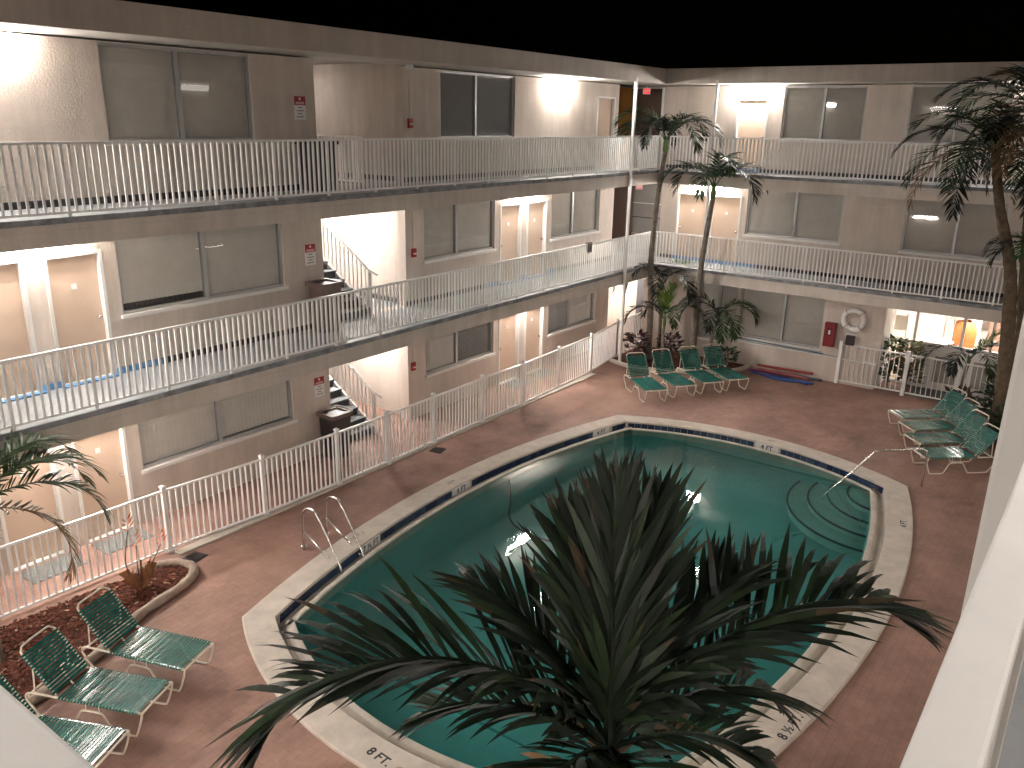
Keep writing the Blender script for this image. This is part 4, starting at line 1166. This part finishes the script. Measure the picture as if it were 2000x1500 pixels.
shrub('dark hedge mass behind the right hand loungers', (21.9,1.35,0), 1500, .95, 1.25, SHR, .17, 6)
shrub('dark shrub at the foot of the tall palm clump', (20.7,1.0,0), 1100, .8, 1.05, SHR, .17, 7)
shrub('small red tinged plant behind the farthest right lounger', (22.6,2.65,0), 200, .32, .7, SHRR, .2, 8)
# border edging stones behind the right loungers
stn = mat('edge_stone', (.28,.23,.19), .9, noise=(6,.3), bump=(20,.6))
for i in range(5):
    x = 20.3 + i*.5; y = 1.75 + i*.16
    q = random.Random(90+i)
    me = MB().lathe([(.06,0),(.15*q.uniform(.8,1.1),.04),(.14,.12),(.05,.17)], 9).mesh('edging_stone', stn, True)
    tag(ob('edging_stone', me, None, (x, y, 0), (0,0,q.uniform(0,3)), (1.2,q.uniform(.8,1.1),q.uniform(.8,1.15))), '%s rounded stone, counted from the pool, behind the right loungers' % 'first second third fourth fifth'.split()[i], 'stone', 'edging stones')

# trash bins
def bin_(label, x, y, z, w, d, h, m, lidm, handle=False):
    t = thing('trash_bin', label, 'trash bin', (x, y, z), 0, 'gallery trash bins')
    mb = MB(); a, b_ = w/2, d/2
    k = .86
    mb.add([(-a*k,-b_*k,.004),(a*k,-b_*k,.004),(a*k,b_*k,.004),(-a*k,b_*k,.004),(-a,-b_,h),(a,-b_,h),(a,b_,h),(-a,b_,h)], [(0,3,2,1),(0,1,5,4),(1,2,6,5),(2,3,7,6),(3,0,4,7),(4,5,6,7)])
    ob('body', mb.mesh('body', m, bevel=.03), t)
    mb = MB(); a += .025; b_ += .025
    mb.box(-a, a, -b_, -b_+.07, h-.05, h+.035); mb.box(-a, a, b_-.07, b_, h-.05, h+.035); mb.box(-a, -a+.07, -b_+.07, b_-.07, h-.05, h+.035); mb.box(a-.07, a, -b_+.07, b_-.07, h-.05, h+.035)
    ob('rim', mb.mesh('rim', lidm), t)
    if handle: ob('bag_ring', MB().tube([(a-.02,-b_,h+.05),(a+.02,0,h+.06),(a-.02,b_,h+.05),(0,b_,h+.05)], .012, 6).mesh('bag_ring', SIGNW), t)
    return t
bin_('dark open trash bin at the foot of the ground floor stairs', 11.15, 12.85, 0, .52, .46, .98, TRASH, TRASHB, True)
bin_('brown trash bin with square opening on the second floor by the stairs', 11.05, 12.85, 2.8, .52, .46, .98, TRASHB, TRASHB)
bin_('black trash bin behind the top gallery railing', 11.0, 12.8, 5.6, .58, .50, .92, TRASH, TRASH)
tb2 = bin_('tall beige bin behind the lobby fence', 24.3, 5.62, 0, .42, .5, .95, mat('beige_bin',(.36,.27,.21),.6,noise=(5,.15)), TRASHB)
tbx = thing('folding_board', 'white upright board leaning behind the lobby fence', 'board', (24.05, 5.15, 0), rad(18))
ob('panel', MB().box(-.28,.28,-.02,.02,.06,.95).mesh('panel', SIGNW), tbx); ob('knob', MB().lathe([(.03,0),(.03,.03)],10).mesh('knob', INK), tbx, (0,-.021,.6), (pi/2,0,0))
for s in (-.24,.24): ob('foot', MB().box(s-.03,s+.03,-.12,.12,.004,.06).mesh('foot', SIGNW), tbx)

# notices by the stair openings
def notice(label, x, z):
    t = thing('notice_sign', label, 'sign', (x, WA-.004, z), 0, 'red and white notices')
    ob('board', MB().box(-.13,.13,-.006,.003,-.31,.10).mesh('board', SIGNW), t)
    h = ob('header', MB().box(-.132,.132,-.009,-.0062,-.05,.11).mesh('header', RED), t)
    ob('star', MB().lathe([(.026,0),(.026,.002)],10).mesh('star', SIGNW), h, (0,-.0095,.065), (pi/2,0,0))
    ob('header_text', MB().box(-.10,.10,-.011,-.0095,-.035,.012).mesh('header_text', mat('pink_print',(.62,.36,.36),.6)), h)
    for k, w in enumerate((.05,.085,.055,.09)):
        ob('text_line', MB().box(-w,w,-.0085,-.0063,-.105-.055*k,-.085-.055*k).mesh('text_line', GREYINK), t)
notice('red headed white notice beside the ground floor stair opening', 11.06, 1.62)
notice('red headed white notice beside the second floor stair opening', 11.02, 4.42)
notice('red headed white notice beside the top floor opening', 10.97, 7.22)
# fire alarm pulls
for lab, x, z in (('ground floor',13.93,1.32),('second floor',14.02,4.02),('top floor',13.98,6.86)):
    t = thing('fire_alarm', 'small red fire alarm box right of the %s stair opening' % lab, 'alarm', (x, WA, z), 0, 'red fire alarm boxes')
    ob('case', MB().box(-.065,.065,-.06,-.002,-.10,.10).mesh('case', RED, bevel=.008), t)
    ob('pull_handle', MB().box(-.045,.045,-.075,-.062,-.03,.0).mesh('pull_handle', SIGNW), t)
    ob('conduit', MB().tube([(0,-.012,.10),(0,-.012,.9)], .010, 6).mesh('conduit', STUCCO), t)
# twin emergency spot lamp
em = thing('emergency_light', 'small white twin head emergency light in the top stair opening', 'light fixture', (STAIR[0]+.02, 14.6, 7.72))
ob('case', MB().box(0,.08,-.14,.14,-.07,.07).mesh('case', SIGNW), em)
for s in (-.1,.1): ob('lamp_head', MB().lathe([(.03,0),(.06,.05),(.06,.08)],12).mesh('lamp_head', SIGNW, True), em, (.06,s,-.12), (0,rad(60),0))
ob('bracket', MB().box(-.0,.5,-.4,-.36,.22,.25).mesh('bracket', BROWN), em)

# door mats
for i, (lab, x, y, a) in enumerate((('left edge ground floor door',5.15,12.86,0),('ground floor door left of the wide window',6.32,12.86,0),('ground floor door right of the striped blind',17.80,12.86,0),('ground floor door left of the last window',19.00,12.86,0))):
    t = tag(ob('door_mat', MB().box(-.42,.42,-.28,.24,.002,.014).mesh('door_mat', MATG), None, (x,y,0)), 'grey door mat in front of the %s' % lab, 'mat', 'grey door mats')
tag(ob('door_mat', MB().box(-.5,.5,-.75,.75,.002,.014).mesh('door_mat', MATG), None, (24.2,3.35,0)), 'large dark mat outside the lobby behind the gate', 'mat')
# deck drains
for lab, x, y in (('beside the tip of the mulch bed',6.75,11.40),('below the fence near the pool middle',12.75,11.38)):
    t = thing('deck_drain', 'square dark deck drain %s' % lab, 'drain', (x,y,0), rad(12), 'deck drains')
    ob('frame', MB().box(-.15,.15,-.15,.15,.001,.007).mesh('frame', DRAIN), t)
    for k in range(6): ob('bar', MB().box(-.13,.13,-.125+k*.045,-.10+k*.045,.0075,.012).mesh('bar', TRASH), t)
# towel on the railing
tw = MB(); N = 10
prof = [(-.035,-.24),(-.05,-.12),(-.04,.0),(-.03,.03),(.03,.04),(.045,0),(.05,-.1),(.034,-.2)]
for k in range(N+1):
    u = (k/N-.5)*.24
    for d, z in prof: tw.v.append((u + .02*sin(z*14), d*(1+.25*sin(k*1.9)), z + (.03*sin(k*1.3) if z < -.1 else 0)))
for k in range(N):
    for j in range(len(prof)-1):
        b = k*len(prof)+j; tw.f.append((b,b+1,b+len(prof)+1,b+len(prof)))
tag(ob('towel', tw.mesh('towel', CLOTH, True), None, (19.45, YA, 3.80)), 'dark towel draped over the second floor railing', 'towel')

# life ring, extinguisher cabinet, black box, pole, noodles
lr = thing('life_ring', 'white life ring hung on the far ground floor wall', 'life ring', (GX-.005, 5.72, 1.86))
mb = MB(); N, K = 28, 10
for i in range(N):
    a = 2*pi*i/N
    for k in range(K):
        b = 2*pi*k/K; R_ = .27 + .075*cos(b); mb.v.append((-.065+.06*sin(b), R_*cos(a), R_*sin(a)))
for i in range(N):
    for k in range(K): mb.f.append((i*K+k, ((i+1)%N)*K+k, ((i+1)%N)*K+(k+1)%K, i*K+(k+1)%K))
ob('ring', mb.mesh('ring', WHITE, True), lr)
for a in (45,135,225,315):
    ob('band', MB().box(-.135,-.005,-.02,.02,-.08,.08).mesh('band', mat('ring_band',(.45,.38,.33),.6)), lr, (0,.27*cos(rad(a)),.27*sin(rad(a))), (rad(a)-pi/2,0,0))
ob('rope', MB().tube(smooth([(-.1,-.2,-.25),(-.11,-.05,-.1),(-.1,.05,-.3),(-.1,.12,-.18)],4), .012, 6).mesh('rope', SIGNW), lr)
REDD = mat('dark_red_enamel', (.17, .012, .014), .4)
fx = thing('extinguisher_cabinet', 'red fire extinguisher cabinet on the far ground floor wall', 'cabinet', (GX-.002, 6.30, 1.36))
ob('case', MB().box(-.16,0,-.15,.15,-.34,.34).mesh('case', REDD, bevel=.012), fx)
ob('window', MB().box(-.168,-.162,-.06,.07,-.02,.20).mesh('window', mat('cabinet_window',(.10,.03,.03),.15)), fx)
ob('sticker', MB().box(-.172,-.169,-.03,.03,.02,.14).mesh('sticker', SIGNW), fx)
bb = thing('wall_box', 'small black box mounted under the life ring', 'box', (GX-.002, 5.74, 1.28))
ob('case', MB().box(-.12,0,-.12,.12,-.14,.14).mesh('case', TRASH, bevel=.02), bb); ob('plate', MB().box(-.008,-.001,-.15,.15,-.17,.17).mesh('plate', SIGNW), bb)
pl = thing('skimmer_pole', 'long teal pool pole resting along the wall ledge', 'pole', (GX-.12, 7.4, .80))
ob('tube', MB().tube([(0,-1.0,-.02),(0,1.4,.03)], .018, 8).mesh('tube', mat('teal_pole',(.05,.16,.24),.4)), pl); ob('grip', MB().tube([(0,1.4,.03),(0,1.72,.037)], .024, 8).mesh('grip', TRASH), pl); ob('tip', MB().tube([(0,-1.3,-.026),(0,-1.0,-.02)], .014, 8).mesh('tip', ALU), pl)
for s in (-.8, 1.2): ob('hook', MB().box(.0,.03,s-.02,s+.02,-.055,.02).mesh('hook', ALU), pl)
NC = [mat('noodle_%d'%i, tuple(v*.6 for v in c), .6, noise=(8,.15)) for i, c in enumerate([(.50,.07,.06),(.05,.06,.28),(.04,.13,.42),(.42,.10,.10),(.14,.16,.20),(.30,.05,.22)])]
nl = [('topmost salmon red',0,23.35,7.35,.20,93,1.6,0),('dark blue front',1,22.95,7.35,.045,86,1.7,1),('bright blue front',2,22.88,7.05,.045,97,1.3,2),('salmon red middle',3,23.12,7.3,.125,88,1.5,3),('grey blue rear',4,23.48,7.15,.045,91,1.7,4),('purple red lower',5,23.2,7.75,.045,96,1.2,5)]
for nm, k, x, y, z, a, L, sd in nl:
    q = random.Random(sd); ca, sa = cos(rad(a)), sin(rad(a))
    pts = [(ca*u*L/2, sa*u*L/2 , 0) for u in (-1,-.5,0,.5,1)]; pts = [(p[0]+q.uniform(-.05,.05), p[1], p[2]+.0) for p in pts]
    tag(ob('pool_noodle', MB().tube(smooth(pts,4), .037, 10).mesh('pool_noodle', NC[k], True), None, (x,y,z)), '%s foam pool noodle in the pile by the far wall' % nm, 'pool noodle', 'foam pool noodles')
# small lamps/cameras under roof
dm = thing('dome_camera', 'small white dome camera under the roof edge right of the opening', 'camera', (13.7, 12.9, ROOF0+.03))
ob('dome', MB().lathe([(.05,-.10),(.085,-.06),(.09,-.002)],14).mesh('dome', SIGNW, True), dm)
